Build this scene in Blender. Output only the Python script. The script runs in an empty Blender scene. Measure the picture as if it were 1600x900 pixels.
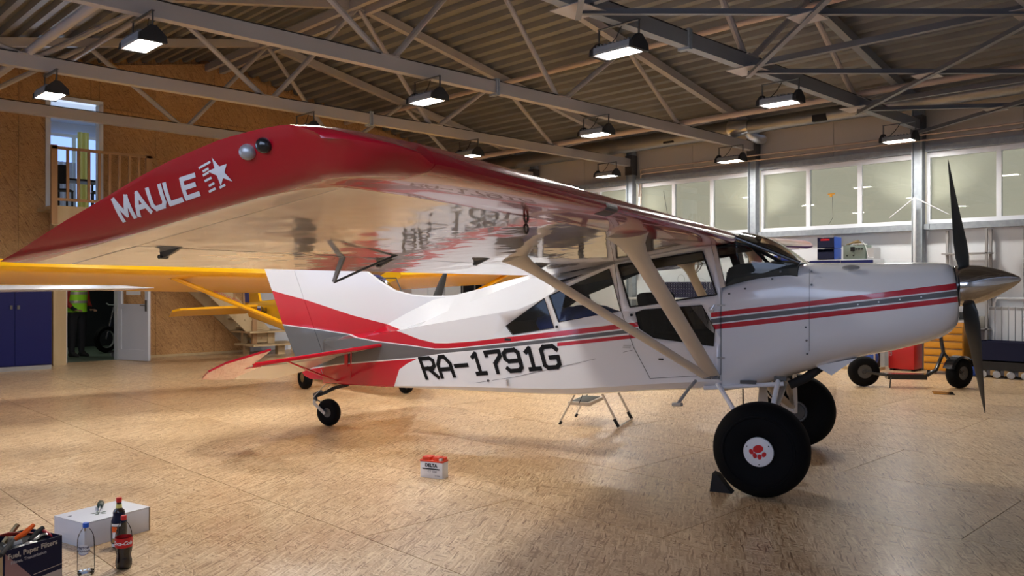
import bpy, bmesh, math, random
from mathutils import Vector, Matrix
random.seed(7)
PI=math.pi
S=bpy.context.scene
COL=S.collection
# ------------------------------------------------------------ camera, world, exposure
cam_d=bpy.data.cameras.new('camera'); cam=bpy.data.objects.new('camera',cam_d); COL.objects.link(cam)
cam_d.sensor_width=36; cam_d.lens=1290/1600*36; cam_d.shift_y=-5/1600; cam_d.clip_end=200
cam.location=(0,0,1.5); cam.rotation_euler=(PI/2,0,math.radians(45.66-90))
S.camera=cam
W=bpy.data.worlds.new('world'); S.world=W; W.use_nodes=True
W.node_tree.nodes['Background'].inputs[0].default_value=(0.45,0.6,0.95,1)
W.node_tree.nodes['Background'].inputs[1].default_value=1.2
S.view_settings.view_transform='Standard'; S.view_settings.look='None'
S.view_settings.exposure=0.18; S.view_settings.gamma=1.0; S.view_settings.use_curve_mapping=False
S.cycles.max_bounces=8
LAMP_STRENGTH=225.0
# bluish daylight from the left; both wall openings are unseen, placed to suit the light
def area(name,loc,rot,sx,sy,power,col):
    l=bpy.data.lights.new(name,'AREA'); l.shape='RECTANGLE'; l.size=sx; l.size_y=sy; l.energy=power; l.color=col
    o=bpy.data.objects.new(name,l); COL.objects.link(o); o.location=loc; o.rotation_euler=rot; return o
area('daylight_high',(-1.78,-.2,3.05),(0,math.radians(-90),0),2.1,5.4,92,(0.60,0.72,1.0))
area('daylight_left',(-1.78,8.2,1.9),(0,math.radians(-90),0),2.6,4.4,45,(0.50,0.64,1.0))

# ------------------------------------------------------------ helpers
def link(o,parent=None):
    COL.objects.link(o)
    if parent: o.parent=parent
    return o
def tag(o,label=None,cat=None,group=None,kind=None):
    if label: o['label']=label
    if cat: o['category']=cat
    if group: o['group']=group
    if kind: o['kind']=kind
    return o
def empty(name,loc=(0,0,0),rz=0,label=None,cat=None,group=None):
    o=bpy.data.objects.new(name,None); link(o); o.location=loc; o.rotation_euler=(0,0,rz); o.empty_display_size=.1
    return tag(o,label,cat,group)
def finish(name,bm,mats,parent=None,smooth=35,recalc=True):
    if recalc: bmesh.ops.recalc_face_normals(bm,faces=bm.faces)
    me=bpy.data.meshes.new(name); bm.to_mesh(me); bm.free()
    if not isinstance(mats,(list,tuple)): mats=[mats]
    for m in mats: me.materials.append(m)
    if smooth:
        me.shade_smooth(); me.set_sharp_from_angle(angle=math.radians(smooth))
    return link(bpy.data.objects.new(name,me),parent)
def V(*a): return Vector(a)
def box(bm,x0,x1,y0,y1,z0,z1,M=None,mi=0):
    vs=[bm.verts.new((x,y,z)) for x in (x0,x1) for y in (y0,y1) for z in (z0,z1)]
    if M is not None:
        for v in vs: v.co=M@v.co
    for f in ((0,1,3,2),(4,6,7,5),(0,4,5,1),(2,3,7,6),(0,2,6,4),(1,5,7,3)):
        bm.faces.new([vs[i] for i in f]).material_index=mi
    return vs
def frame_for(d):
    d=d.normalized(); a=Vector((0,0,1)) if abs(d.z)<.95 else Vector((1,0,0))
    s=d.cross(a).normalized(); return s,s.cross(d).normalized()
def tube(bm,pts,r,n=8,caps=True,mi=0,flat=None):
    pts=[Vector(p) for p in pts]; rs=r if isinstance(r,(list,tuple)) else [r]*len(pts)
    rings=[]; prev=None
    for i,p in enumerate(pts):
        if i==0: d=pts[1]-p
        elif i==len(pts)-1: d=p-pts[i-1]
        else: d=(pts[i+1]-p).normalized()+(p-pts[i-1]).normalized()
        if prev is None: s,t=frame_for(d)
        else:
            d=d.normalized(); s=(prev-d*prev.dot(d)).normalized(); t=s.cross(d)
        prev=s
        ring=[]
        for k in range(n):
            a=2*PI*k/n+PI/n
            ring.append(bm.verts.new(p+(s*math.cos(a)*(flat or 1)+t*math.sin(a))*rs[i]))
        rings.append(ring)
    for a,b in zip(rings,rings[1:]):
        for k in range(n): bm.faces.new((a[k],a[(k+1)%n],b[(k+1)%n],b[k])).material_index=mi
    if caps:
        bm.faces.new(rings[0][::-1]).material_index=mi; bm.faces.new(rings[-1]).material_index=mi
def bar(bm,p,q,w,h,mi=0,up=(0,0,1)):
    p=Vector(p);q=Vector(q); d=(q-p).normalized(); u=Vector(up)
    if abs(d.dot(u))>.98: u=Vector((1,0,0))
    s=d.cross(u).normalized(); t=s.cross(d).normalized()
    vs=[bm.verts.new(c+s*a*w/2+t*b*h/2) for c in (p,q) for a,b in ((-1,-1),(1,-1),(1,1),(-1,1))]
    for f in ((3,2,1,0),(4,5,6,7),(0,1,5,4),(1,2,6,5),(2,3,7,6),(3,0,4,7)): bm.faces.new([vs[i] for i in f]).material_index=mi
def lathe(bm,prof,n=24,M=None,mi=0,close=False):
    """prof: (r,z) pairs about local z"""
    rings=[]
    for r,z in prof:
        if r<1e-6: vs=[bm.verts.new((0,0,z))]
        else: vs=[bm.verts.new((r*math.cos(2*PI*k/n),r*math.sin(2*PI*k/n),z)) for k in range(n)]
        if M is not None:
            for v in vs: v.co=M@v.co
        rings.append(vs)
    prs=list(zip(rings,rings[1:]))
    if close: prs.append((rings[-1],rings[0]))
    for a,b in prs:
        for k in range(n):
            k2=(k+1)%n
            if len(a)==1 and len(b)==1: continue
            if len(a)==1: f=(a[0],b[k],b[k2])
            elif len(b)==1: f=(a[k],a[k2],b[0])
            else: f=(a[k],a[k2],b[k2],b[k])
            bm.faces.new(f).material_index=mi
def prism(bm,poly,fn,d0,d1,mi=0):
    """poly of 2D points, fn(a,b,d)->3D, extruded d0..d1"""
    A_=[bm.verts.new(fn(a,b,d0)) for a,b in poly]; B_=[bm.verts.new(fn(a,b,d1)) for a,b in poly]
    n=len(poly)
    bm.faces.new(A_).material_index=mi; bm.faces.new(B_[::-1]).material_index=mi
    for i in range(n): bm.faces.new((A_[i],B_[i],B_[(i+1)%n],A_[(i+1)%n])).material_index=mi
def loft(bm,secs,closed=True,caps=True,mi=0):
    R_=[[bm.verts.new(p) for p in s] for s in secs]; n=len(R_[0])
    for a,b in zip(R_,R_[1:]):
        for k in range(n if closed else n-1):
            k2=(k+1)%n; bm.faces.new((a[k],a[k2],b[k2],b[k])).material_index=mi
    if caps and closed: bm.faces.new(R_[0]).material_index=mi; bm.faces.new(R_[-1][::-1]).material_index=mi
    return R_
def ob(name,mats,parent,fn,smooth=35,**k):
    bm=bmesh.new(); fn(bm); return finish(name,bm,mats,parent,smooth,**k)
def boxo(name,mats,parent,x0,x1,y0,y1,z0,z1,bev=0,M=None):
    bm=bmesh.new(); box(bm,x0,x1,y0,y1,z0,z1,M)
    if bev: bmesh.ops.bevel(bm,geom=bm.edges[:],offset=bev,segments=2,affect='EDGES',profile=.5)
    return finish(name,bm,mats,parent,35 if bev else None)
def dup(root,loc=None,rz=None,label=None,group=None,parent=None):
    r=root.copy(); COL.objects.link(r)
    if parent: r.parent=parent
    if loc is not None: r.location=loc
    if rz is not None: r.rotation_euler=(0,0,rz)
    if label: r['label']=label
    if group: r['group']=group
    for ch in list(root.children): dup(ch,parent=r)
    return r
def interp(T,x,k=1):
    if x<=T[0][0]: return T[0][k]
    for a,b in zip(T,T[1:]):
        if x<=b[0]: return a[k]+(b[k]-a[k])*(x-a[0])/(b[0]-a[0])
    return T[-1][k]
def inpoly(p,poly):
    x,y=p; c=False; j=len(poly)-1
    for i in range(len(poly)):
        xi,yi=poly[i]; xj,yj=poly[j]
        if (yi>y)!=(yj>y) and x<(xj-xi)*(y-yi)/(yj-yi)+xi: c=not c
        j=i
    return c
def cut(bm,poly,ax=(0,2),filt=lambda c:True,slack=.0):
    xs=[p[0] for p in poly]; ys=[p[1] for p in poly]; n=len(poly)
    def cand():
        out=[]
        for f in bm.faces:
            a=[v.co[ax[0]] for v in f.verts]; b=[v.co[ax[1]] for v in f.verts]
            if max(a)<min(xs)-slack or min(a)>max(xs)+slack or max(b)<min(ys)-slack or min(b)>max(ys)+slack: continue
            if filt(f.calc_center_median()): out.append(f)
        return out
    for i in range(n):
        p,q=poly[i],poly[(i+1)%n]; dx,dy=q[0]-p[0],q[1]-p[1]
        if math.hypot(dx,dy)<1e-6: continue
        co=[0,0,0]; no=[0,0,0]; co[ax[0]]=p[0]; co[ax[1]]=p[1]; no[ax[0]]=-dy; no[ax[1]]=dx
        fs=cand(); g=set(fs)
        for f in fs: g.update(f.edges); g.update(f.verts)
        bmesh.ops.bisect_plane(bm,geom=list(g),plane_co=co,plane_no=no,dist=1e-5)
    return [f for f in cand() if inpoly((f.calc_center_median()[ax[0]],f.calc_center_median()[ax[1]]),poly)]
def strips(top,bot):
    return [[top[i],top[i+1],bot[i+1],bot[i]] for i in range(len(top)-1)]

# ------------------------------------------------------------ materials
def mat(name,col,rough=.5,metal=0,coat=0,spec=.5,emit=None,es=0,bump=None,trans=0,alpha=1):
    m=bpy.data.materials.new(name); m.use_nodes=True; nt=m.node_tree; b=nt.nodes['Principled BSDF']
    b.inputs['Base Color'].default_value=(*col,1); b.inputs['Roughness'].default_value=rough; b.inputs['Metallic'].default_value=metal
    b.inputs['Coat Weight'].default_value=coat; b.inputs['Coat Roughness'].default_value=.03; b.inputs['Specular IOR Level'].default_value=spec
    b.inputs['Transmission Weight'].default_value=trans
    if emit: b.inputs['Emission Color'].default_value=(*emit,1); b.inputs['Emission Strength'].default_value=es
    if bump:
        sc,st,dist=bump[:3]; stretch=bump[3] if len(bump)>3 else (1,1,1)
        tc=nt.nodes.new('ShaderNodeTexCoord'); mp=nt.nodes.new('ShaderNodeMapping'); nz=nt.nodes.new('ShaderNodeTexNoise'); bp=nt.nodes.new('ShaderNodeBump')
        mp.inputs['Scale'].default_value=stretch; nz.inputs['Scale'].default_value=sc; nz.inputs['Detail'].default_value=2
        bp.inputs['Strength'].default_value=st; bp.inputs['Distance'].default_value=dist
        nt.links.new(tc.outputs['Object'],mp.inputs[0]); nt.links.new(mp.outputs[0],nz.inputs['Vector']); nt.links.new(nz.outputs[0],bp.inputs['Height'])
        nt.links.new(bp.outputs[0],b.inputs['Normal'])
        if coat: nt.links.new(bp.outputs[0],b.inputs['Coat Normal'])
    return m
def vary(m,c2,scale=4,lo=.35,hi=.65,detail=4,stretch=(1,1,1)):
    """mix a second colour by noise (wear, mottling)"""
    nt=m.node_tree; b=nt.nodes['Principled BSDF']; c1=tuple(b.inputs['Base Color'].default_value)
    tc=nt.nodes.new('ShaderNodeTexCoord'); mp=nt.nodes.new('ShaderNodeMapping'); nz=nt.nodes.new('ShaderNodeTexNoise'); rp=nt.nodes.new('ShaderNodeValToRGB')
    mp.inputs['Scale'].default_value=stretch; nz.inputs['Scale'].default_value=scale; nz.inputs['Detail'].default_value=detail
    rp.color_ramp.elements[0].position=lo; rp.color_ramp.elements[1].position=hi
    rp.color_ramp.elements[0].color=c1; rp.color_ramp.elements[1].color=(*c2,1)
    nt.links.new(tc.outputs['Object'],mp.inputs[0]); nt.links.new(mp.outputs[0],nz.inputs['Vector']); nt.links.new(nz.outputs[0],rp.inputs[0]); nt.links.new(rp.outputs[0],b.inputs['Base Color'])
    return m
def osb(name,dark,mid,light,rough,coat,scale=1.0,bstr=.15):
    m=bpy.data.materials.new(name); m.use_nodes=True; nt=m.node_tree; N=nt.nodes; L=nt.links; b=N['Principled BSDF']
    tc=N.new('ShaderNodeTexCoord'); oi=N.new('ShaderNodeObjectInfo'); ad=N.new('ShaderNodeVectorMath'); ad.operation='ADD'
    mul=N.new('ShaderNodeMath'); mul.operation='MULTIPLY'; mul.inputs[1].default_value=37.0
    L.new(oi.outputs['Random'],mul.inputs[0]); L.new(tc.outputs['Object'],ad.inputs[0]); L.new(mul.outputs[0],ad.inputs[1])
    # warp a little so strand ends are ragged
    wn=N.new('ShaderNodeTexNoise'); wn.inputs['Scale'].default_value=6*scale; wn.inputs['Detail'].default_value=1
    wm=N.new('ShaderNodeVectorMath'); wm.operation='MULTIPLY_ADD'; wm.inputs[1].default_value=(.03,.03,0)
    L.new(ad.outputs[0],wn.inputs['Vector']); L.new(wn.outputs['Color'],wm.inputs[0]); L.new(ad.outputs[0],wm.inputs[2])
    prev=None
    for i,(rot,sx,sy) in enumerate(((0.1,7,62),(0.75,9,70),(-.6,10,58),(1.35,8,74),(-1.1,11,62),(.35,8,80),(-.25,12,66),(1.0,7,84))):
        mp=N.new('ShaderNodeMapping'); mp.inputs['Rotation'].default_value=(0,0,rot); mp.inputs['Scale'].default_value=(sx*scale,sy*scale,1)
        mr=N.new('ShaderNodeVectorRotate'); mr.inputs['Angle'].default_value=rot
        L.new(wm.outputs[0],mr.inputs['Vector']); mp.inputs['Rotation'].default_value=(0,0,0); L.new(mr.outputs[0],mp.inputs[0])
        vo=N.new('ShaderNodeTexVoronoi'); vo.voronoi_dimensions='2D'; vo.inputs['Scale'].default_value=1
        L.new(mp.outputs[0],vo.inputs['Vector'])
        sp=N.new('ShaderNodeSeparateColor'); L.new(vo.outputs['Color'],sp.inputs[0])
        if prev is None: prev=sp.outputs[0]
        else:
            st=N.new('ShaderNodeMath'); st.operation='GREATER_THAN'; st.inputs[1].default_value=.5; L.new(sp.outputs[1],st.inputs[0])
            mx=N.new('ShaderNodeMix'); mx.data_type='FLOAT'; L.new(st.outputs[0],mx.inputs[0]); L.new(prev,mx.inputs[2]); L.new(sp.outputs[0],mx.inputs[3]); prev=mx.outputs[0]
    big=N.new('ShaderNodeTexNoise'); big.inputs['Scale'].default_value=.9; big.inputs['Detail'].default_value=3; L.new(ad.outputs[0],big.inputs['Vector'])
    rp=N.new('ShaderNodeValToRGB'); e=rp.color_ramp.elements
    e[0].position=0; e[0].color=(*dark,1); e[1].position=1; e[1].color=(*light,1)
    a=e.new(.10); a.color=(*[.4*d+.6*c for d,c in zip(dark,mid)],1); a=e.new(.3); a.color=(*mid,1); a=e.new(.75); a.color=(*[.5*d+.5*c for d,c in zip(light,mid)],1)
    L.new(prev,rp.inputs[0])
    mx=N.new('ShaderNodeMix'); mx.data_type='RGBA'; mx.blend_type='MULTIPLY'; mx.inputs[0].default_value=.55
    br=N.new('ShaderNodeValToRGB'); br.color_ramp.elements[0].position=.3; br.color_ramp.elements[0].color=(.72,.66,.60,1); br.color_ramp.elements[1].position=.62; br.color_ramp.elements[1].color=(1,1,1,1)
    L.new(big.outputs[0],br.inputs[0]); L.new(rp.outputs[0],mx.inputs[6]); L.new(br.outputs[0],mx.inputs[7])
    L.new(mx.outputs[2],b.inputs['Base Color'])
    mr2=N.new('ShaderNodeMapRange'); mr2.inputs[3].default_value=rough*.75; mr2.inputs[4].default_value=rough*1.3; L.new(big.outputs[0],mr2.inputs[0]); L.new(mr2.outputs[0],b.inputs['Roughness'])
    bp=N.new('ShaderNodeBump'); bp.inputs['Strength'].default_value=bstr; bp.inputs['Distance'].default_value=.002; L.new(prev,bp.inputs['Height']); L.new(bp.outputs[0],b.inputs['Normal'])
    b.inputs['Coat Weight'].default_value=coat; b.inputs['Coat Roughness'].default_value=.12
    return m
def glass(name,tint,gloss=1.0,ior=1.5):
    m=bpy.data.materials.new(name); m.use_nodes=True; nt=m.node_tree; N=nt.nodes; L=nt.links
    N.remove(N['Principled BSDF']); out=N['Material Output']
    t=N.new('ShaderNodeBsdfTransparent'); t.inputs[0].default_value=(*tint,1); g=N.new('ShaderNodeBsdfGlossy'); g.inputs['Roughness'].default_value=.01
    g.inputs['Color'].default_value=(gloss,gloss,gloss,1)
    fr=N.new('ShaderNodeFresnel'); fr.inputs[0].default_value=ior; mx=N.new('ShaderNodeMixShader')
    L.new(fr.outputs[0],mx.inputs[0]); L.new(t.outputs[0],mx.inputs[1]); L.new(g.outputs[0],mx.inputs[2]); L.new(mx.outputs[0],out.inputs[0]); return m
M={}
M['floor']=osb('osb_floor_varnished',(.27,.135,.05),(.60,.395,.21),(.84,.655,.41),.36,.22,1.4,.12)
M['wallosb']=osb('osb_wall',(.22,.10,.035),(.46,.245,.09),(.58,.34,.14),.62,0,1.5)
M['white']=mat('white_gloss_paint',(.88,.88,.90),.22,coat=.6)
M['wingwhite']=mat('white_wing_skin',(.80,.78,.77),.12,coat=1,bump=(2.2,.22,.02,(2.2,1.0,1)),spec=.8)
M['wingred']=mat('red_wing_skin',(.44,.004,.016),.2,coat=.55,spec=.5,bump=(2.0,.12,.012,(2,1,1)))
M['red']=mat('red_gloss_paint',(.60,.006,.022),.2,coat=.7)
M['grey']=mat('grey_stripe_paint',(.13,.13,.135),.22,coat=.6)
M['line']=mat('white_line_paint',(.85,.85,.87),.25,coat=.5)
M['cream']=mat('strut_cream_paint',(.72,.66,.58),.3,coat=.4)
M['black']=mat('black_rubber',(.0035,.0035,.004),.75,spec=.15)
M['blackgloss']=mat('black_gloss',(.01,.01,.011),.18,coat=.5)
M['blackmatte']=mat('black_matte',(.015,.014,.014),.8)
M['seam']=mat('dark_seam',(.03,.03,.03),.7)
M['letter']=mat('black_lettering',(.006,.006,.006),.5,spec=.2)
M['chrome']=mat('polished_spinner',(.72,.70,.68),.08,metal=1)
M['alu']=mat('brushed_aluminium',(.62,.62,.62),.32,metal=1)
M['darkmetal']=mat('dark_metal',(.12,.12,.12),.4,metal=.8)
M['blade']=mat('grey_blade',(.035,.037,.035),.45)
M['glass']=glass('cabin_glass',(.86,.88,.86),.9)
M['screen']=glass('windscreen_glass',(.62,.60,.55),1.0)
M['smoke']=glass('smoked_glass',(.16,.15,.14),.9)
M['frost']=mat('hazy_plastic',(.75,.78,.82),.2)
M['bottleglass']=glass('clear_plastic',(.95,.97,.99),1,1.10)
M['interior']=mat('cabin_interior',(.02,.02,.022),.85)
M['seat']=mat('seat_fabric',(.02,.02,.025),.9)
M['bluecloth']=mat('blue_cloth',(.03,.09,.42),.7,bump=(14,.6,.02))
M['glare']=mat('glareshield_grey',(.06,.065,.06),.8)
M['yellow']=mat('yellow_gloss_paint',(.95,.49,.006),.22,coat=.35)
M['orange']=mat('orange_paint',(.80,.28,.012),.3,coat=.4)
M['steel']=mat('grey_painted_steel',(.30,.29,.285),.5)
M['truss']=mat('light_painted_steel',(.36,.325,.30),.5)
M['galv']=vary(mat('galvanised_steel',(.24,.27,.30),.5),(.30,.33,.36),14)
M['duct']=mat('spiral_duct',(.30,.29,.27),.38,metal=.9,bump=(3,.5,.01,(1,30,1)))
M['pipe']=mat('salmon_pipe_paint',(.46,.35,.28),.5)
M['slate']=mat('slate_grey_steel',(.20,.21,.225),.5)
M['bracing']=mat('dark_bracing_paint',(.13,.13,.135),.5)
M['roof']=vary(mat('zinc_roof_sheet',(.155,.150,.137),.5,metal=.2),(.205,.197,.178),.7,.4,.6)
M['panel']=mat('white_sandwich_panel',(.66,.68,.70),.45)
M['trim']=mat('white_window_frame',(.78,.80,.84),.35)
M['blind']=vary(mat('glowing_tent_fabric',(.26,.24,.19),.7),(.28,.27,.23),.8,.4,.6)
bl_=M['blind'].node_tree.nodes['Principled BSDF']; bl_.inputs['Emission Color'].default_value=(.80,.76,.62,1); bl_.inputs['Emission Strength'].default_value=.42  # fabric glows by itself, standing in for daylight behind it
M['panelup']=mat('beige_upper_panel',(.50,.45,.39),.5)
M['wglass']=glass('hall_window_glass',(.9,.92,.9),1)
M['bluecab']=mat('navy_cabinet_paint',(.004,.007,.085),.45,spec=.25)
M['wood']=vary(mat('pale_pine',(.55,.42,.24),.6),(.48,.35,.19),6,stretch=(1,1,.15))
M['woodwarm']=vary(mat('raw_pine_rail',(.42,.24,.11),.6),(.36,.20,.09),6,stretch=(1,1,.15))
M['doorgrey']=mat('door_white_pvc',(.58,.61,.68),.35)
M['paper']=mat('paper_white',(.78,.78,.78),.7)
M['hivis']=mat('hi_vis_yellow',(.35,.85,.03),.6)
M['redcloth']=mat('red_cloth',(.35,.03,.02),.8)
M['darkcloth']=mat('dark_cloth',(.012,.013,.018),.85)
M['skin']=mat('skin',(.45,.25,.17),.5)
M['card']=vary(mat('white_card',(.75,.76,.80),.5),(.70,.71,.76),3)
M['plastred']=mat('battery_red',(.75,.06,.02),.35)
M['cardgrey']=mat('grey_print',(.35,.35,.38),.5)
M['label']=mat('label_white',(.82,.82,.84),.4)
M['cola']=mat('cola_liquid',(.012,.003,.002),.08,coat=.6)
M['colared']=mat('label_red',(.62,.01,.012),.35)
M['capblue']=mat('cap_blue',(.02,.12,.6),.35)
M['capred']=mat('cap_red',(.65,.02,.02),.35)
M['orangegrip']=mat('orange_grip',(.85,.12,.01),.4)
M['cablered']=mat('red_cable',(.35,.03,.02),.45)
M['water']=glass('water_blue',(.85,.9,.98),1)
M['bin']=mat('blue_bin_plastic',(.02,.07,.35),.4)
M['bindark']=mat('navy_bin_plastic',(.004,.007,.035),.5,spec=.25)
M['radio']=mat('grey_green_enamel',(.16,.20,.17),.45)
M['yelcab']=mat('amber_tool_chest',(.68,.30,.015),.4)
M['redcab']=mat('red_tool_chest',(.50,.012,.015),.4)
M['purple']=mat('dark_purple_plastic',(.03,.02,.07),.5)
M['chest']=mat('grey_drawer',(.25,.24,.21),.5)
M['silver']=mat('silver_paint',(.45,.45,.45),.35,metal=.5)
M['dkgreen']=mat('screwdriver_green',(.02,.05,.04),.3)
M['brass']=mat('worn_brass',(.35,.25,.12),.4,metal=.8)
M['lens']=mat('lamp_lens',(1,1,1),.5,emit=(1.0,.95,.89),es=LAMP_STRENGTH)
M['sky']=mat('daylit_window_view',(.3,.4,.6),.6,emit=(.30,.48,1.0),es=1.1)
M['curtain']=vary(mat('sheer_curtain',(.55,.65,.85),.8),(.70,.78,.9),20,stretch=(6,6,.1))
M['curtainy']=mat('yellow_curtain',(.72,.68,.22),.8)
M['greenfloor']=mat('green_grey_floor',(.13,.17,.13),.4)
M['fluo']=mat('warm_ceiling_light',(1,1,1),.5,emit=(1,.85,.6),es=6)
M['redtrans']=mat('red_lens',(.3,.0,.0),.15,coat=1)
M['greenlens']=mat('nav_green_lens',(.02,.03,.05),.08,coat=1)
M['flagblue']=mat('flag_blue',(.02,.05,.35),.4)
# ============================================================ THE HALL (x = towards the window wall, y = towards the OSB end wall)
U0,U1,V0,V1=-1.8,15.6,-4.0,17.35
RU,RZ,SL=7.9,6.35,.2
def roofz(u): return RZ-SL*abs(u-RU)
TR=[-.95,2.25,5.45,8.68,11.82,14.97]
def root(name,kind='structure'): 
    o=bpy.data.objects.new(name,None); link(o); o.empty_display_size=.1; o['kind']=kind; return o
# floor of OSB boards
fl=root('floor')
sub=boxo('subfloor',M['seam'],fl,U0-.1,U1+.1,V0-.1,V1+.1,-.08,-.018)
bm=bmesh.new(); box(bm,.003,2.497,.003,1.247,-.018,0)
me=None
full={}
row=0; y=2.8-1.25*4
while y<U1-.01:
    y0=max(y,U0); yy=min(y+1.25,U1); x=V0-2.5+(1.88 if row%2 else .63)
    while x<V1-.01:
        a,b=max(x,V0),min(x+2.5,V1)
        if b-a<.02: x+=2.5; continue
        key=(round(b-a,2),round(yy-y0,2))
        if key not in full:
            bm2=bmesh.new(); box(bm2,.003,b-a-.003,-(yy-y0)+.003,-.003,-.018,0)
            m_=bpy.data.meshes.new('floor_board'); bmesh.ops.recalc_face_normals(bm2,faces=bm2.faces); bm2.to_mesh(m_); bm2.free(); m_.materials.append(M['floor']); full[key]=m_
        o=link(bpy.data.objects.new('floor_board',full[key]),fl); o.location=(y0,a,0); o.rotation_euler=(0,0,PI/2)
        x+=2.5
    y+=1.25; row+=1
bm.free()
# end wall of OSB boards
wf=root('wall_far')
holes=[(4.96,5.90,0,2.05),(4.66,5.56,2.93,5.05),(8.75,9.70,0,2.03)]
def split(r,hs):
    out=[r]
    for h in hs:
        nx=[]
        for (a,b,c,d) in out:
            A_,B_,C_,D_=max(a,h[0]),min(b,h[1]),max(c,h[2]),min(d,h[3])
            if A_>=B_-1e-4 or C_>=D_-1e-4: nx.append((a,b,c,d)); continue
            if a<A_-1e-4: nx.append((a,A_,c,d))
            if B_<b-1e-4: nx.append((B_,b,c,d))
            if c<C_-1e-4: nx.append((A_,B_,c,C_))
            if D_<d-1e-4: nx.append((A_,B_,D_,d))
        out=nx
    return out
def wallboard(parent,r,top,loc,rot,m,name='wall_board',t=.018):
    a,b,c,d=r; g=.003
    if top:
        za,zb=min(d,top(a+g)-.05),min(d,top(b-g)-.05)
        if za<=c+.02 and zb<=c+.02: return
        poly=[(a+g,c+g),(b-g,c+g),(b-g,max(zb,c+.01)-g),(a+g,max(za,c+.01)-g)]
    else: poly=[(a+g,c+g),(b-g,c+g),(b-g,d-g),(a+g,d-g)]
    bm=bmesh.new(); prism(bm,poly,lambda p,q,e:(p-a,q-c,e),0,t)
    o=finish(name,bm,m,parent,None); o.rotation_euler=rot
    o.location=loc(a,c); return o
u=RU-1.25*8
while u<U1:
    for z0,z1 in ((0,2.5),(2.5,5.0),(5.0,7.0)):
        a,b=max(u,U0),min(u+1.25,U1)
        if b-a>.02:
            for r in split((a,b,z0,z1),holes):
                wallboard(wf,r,roofz,lambda a,c:(a,V1,c),(PI/2,0,0),M['wallosb'])
    u+=1.25
boxo('wall_backing',M['wallosb'],wf,U0,4.66,V1+.01,V1+.12,0,4.4)
boxo('wall_backing',M['wallosb'],wf,5.90,8.75,V1+.01,V1+.12,0,2.9)
boxo('wall_backing',M['wallosb'],wf,5.56,U1,V1+.01,V1+.12,2.9,4.7)
boxo('wall_backing',M['wallosb'],wf,9.70,U1,V1+.01,V1+.12,0,2.9)
boxo('wall_backing',M['wallosb'],wf,4.66,8.75,V1+.01,V1+.12,2.05,2.93)
bm=bmesh.new(); prism(bm,[(U0,4.3),(4.6,4.3),(4.6,5.12),(5.62,5.12),(5.62,4.3),(U1,4.3),(U1,roofz(U1)+.1),(RU,RZ+.1),(U0,roofz(U0)+.1)],lambda a,b,d:(a,d,b),V1+.06,V1+.16); finish('wall_backing',bm,M['wallosb'],wf,None)
# corrugated roof, one object per slope
def slope(sign,name):
    bm=bmesh.new(); p=.28; end=(U1 if sign>0 else U0); n=int(abs(end-RU)/p)+2; prof=[]
    for i in range(n):
        for f,h in ((0,0),(.34,0),(.46,.085),(.88,.085)):
            d=(i+f)*p
            if d<=abs(end-RU)+.1: prof.append((RU+sign*d,RZ-SL*d+h))
    A_=[bm.verts.new((x,V0,z)) for x,z in prof]; B_=[bm.verts.new((x,V1+.05,z)) for x,z in prof]
    C_=[bm.verts.new((x,V0,z+.004)) for x,z in prof]; D_=[bm.verts.new((x,V1+.05,z+.004)) for x,z in prof]
    for i in range(len(prof)-1): bm.faces.new((A_[i],A_[i+1],B_[i+1],B_[i])); bm.faces.new((C_[i],D_[i],D_[i+1],C_[i+1]))
    o=finish(name,bm,M['roof'],None,None,recalc=False); o['kind']='structure'; return o
slope(1,'ceiling'); slope(-1,'ceiling')
rt=root('trim_1')
bm=bmesh.new(); prism(bm,[(RU-.35,RZ-.06),(RU,RZ+.01),(RU+.35,RZ-.06),(RU+.35,RZ-.045),(RU,RZ+.025),(RU-.35,RZ-.045)],lambda a,b,d:(a,d,b),V0,V1)
finish('ridge_plate',bm,M['roof'],rt,None)
for du in (-.16,.16): ob('ridge_purlin',M['truss'],rt,lambda b:bar(b,(RU+du,V0,RZ-.18),(RU+du,V1,RZ-.18),.09,.14),None)
# blank outer roof skin
for s_ in (1,-1):
    bm=bmesh.new(); e=U1+.2 if s_>0 else U0-.2
    prism(bm,[(RU,RZ+.14),(e,RZ+.14-SL*abs(e-RU)),(e,RZ+.20-SL*abs(e-RU)),(RU,RZ+.20)],lambda a,b,d:(a,d,b),V0-.2,V1+.2)
    finish('roof_insulation',bm,M['panel'],rt,None)
# other walls: sandwich panels
wl=root('wall_left'); wn=root('wall_near'); wr=root('wall_right')
WO=(6.0,10.4,.6,3.2); WO2=(-2.9,2.5,2.0,4.1)  # unseen openings added for the two daylight lamps
v=V0
while v<V1:
    b=min(v+1.2,V1)
    for r in split((v,b,0,4.9),[WO,WO2]): boxo('wall_panel',M['panel'],wl,U0-.1,U0,r[0]+.002,r[1]-.002,r[2],min(r[3],4.45))
    v+=1.2
u=U0
while u<U1:
    b=min(u+1.2,U1); boxo('wall_panel',M['panel'],wn,u+.002,b-.002,V0-.1,V0,0,min(roofz(u),roofz(b))-.02); u+=1.2
for wi,(a,b,c,d) in enumerate((WO,WO2)):  # frames added round the unseen daylight openings
    w=root('window_%d'%(8+wi))
    for q in ((a,b,c,c+.08),(a,b,d-.08,d),(a,a+.08,c,d),(b-.08,b,c,d),((a+b)/2-.04,(a+b)/2+.04,c,d)): boxo('window_frame',M['trim'],w,U0-.08,U0-.02,*q)
ZS,ZH=2.58,3.85
bays=[(TR[i]+.09,TR[i+1]-.09) for i in range(len(TR)-1)]+[(TR[-1]+.09,17.3)]
def rpanel(v0,v1,z0,z1):
    boxo('wall_panel',M['panel'],wr,U1,U1+.12,v0+.004,v1-.004,z0,z1)
v=V0; step=1.6
edges=[V0,-2.5,TR[0]]
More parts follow.
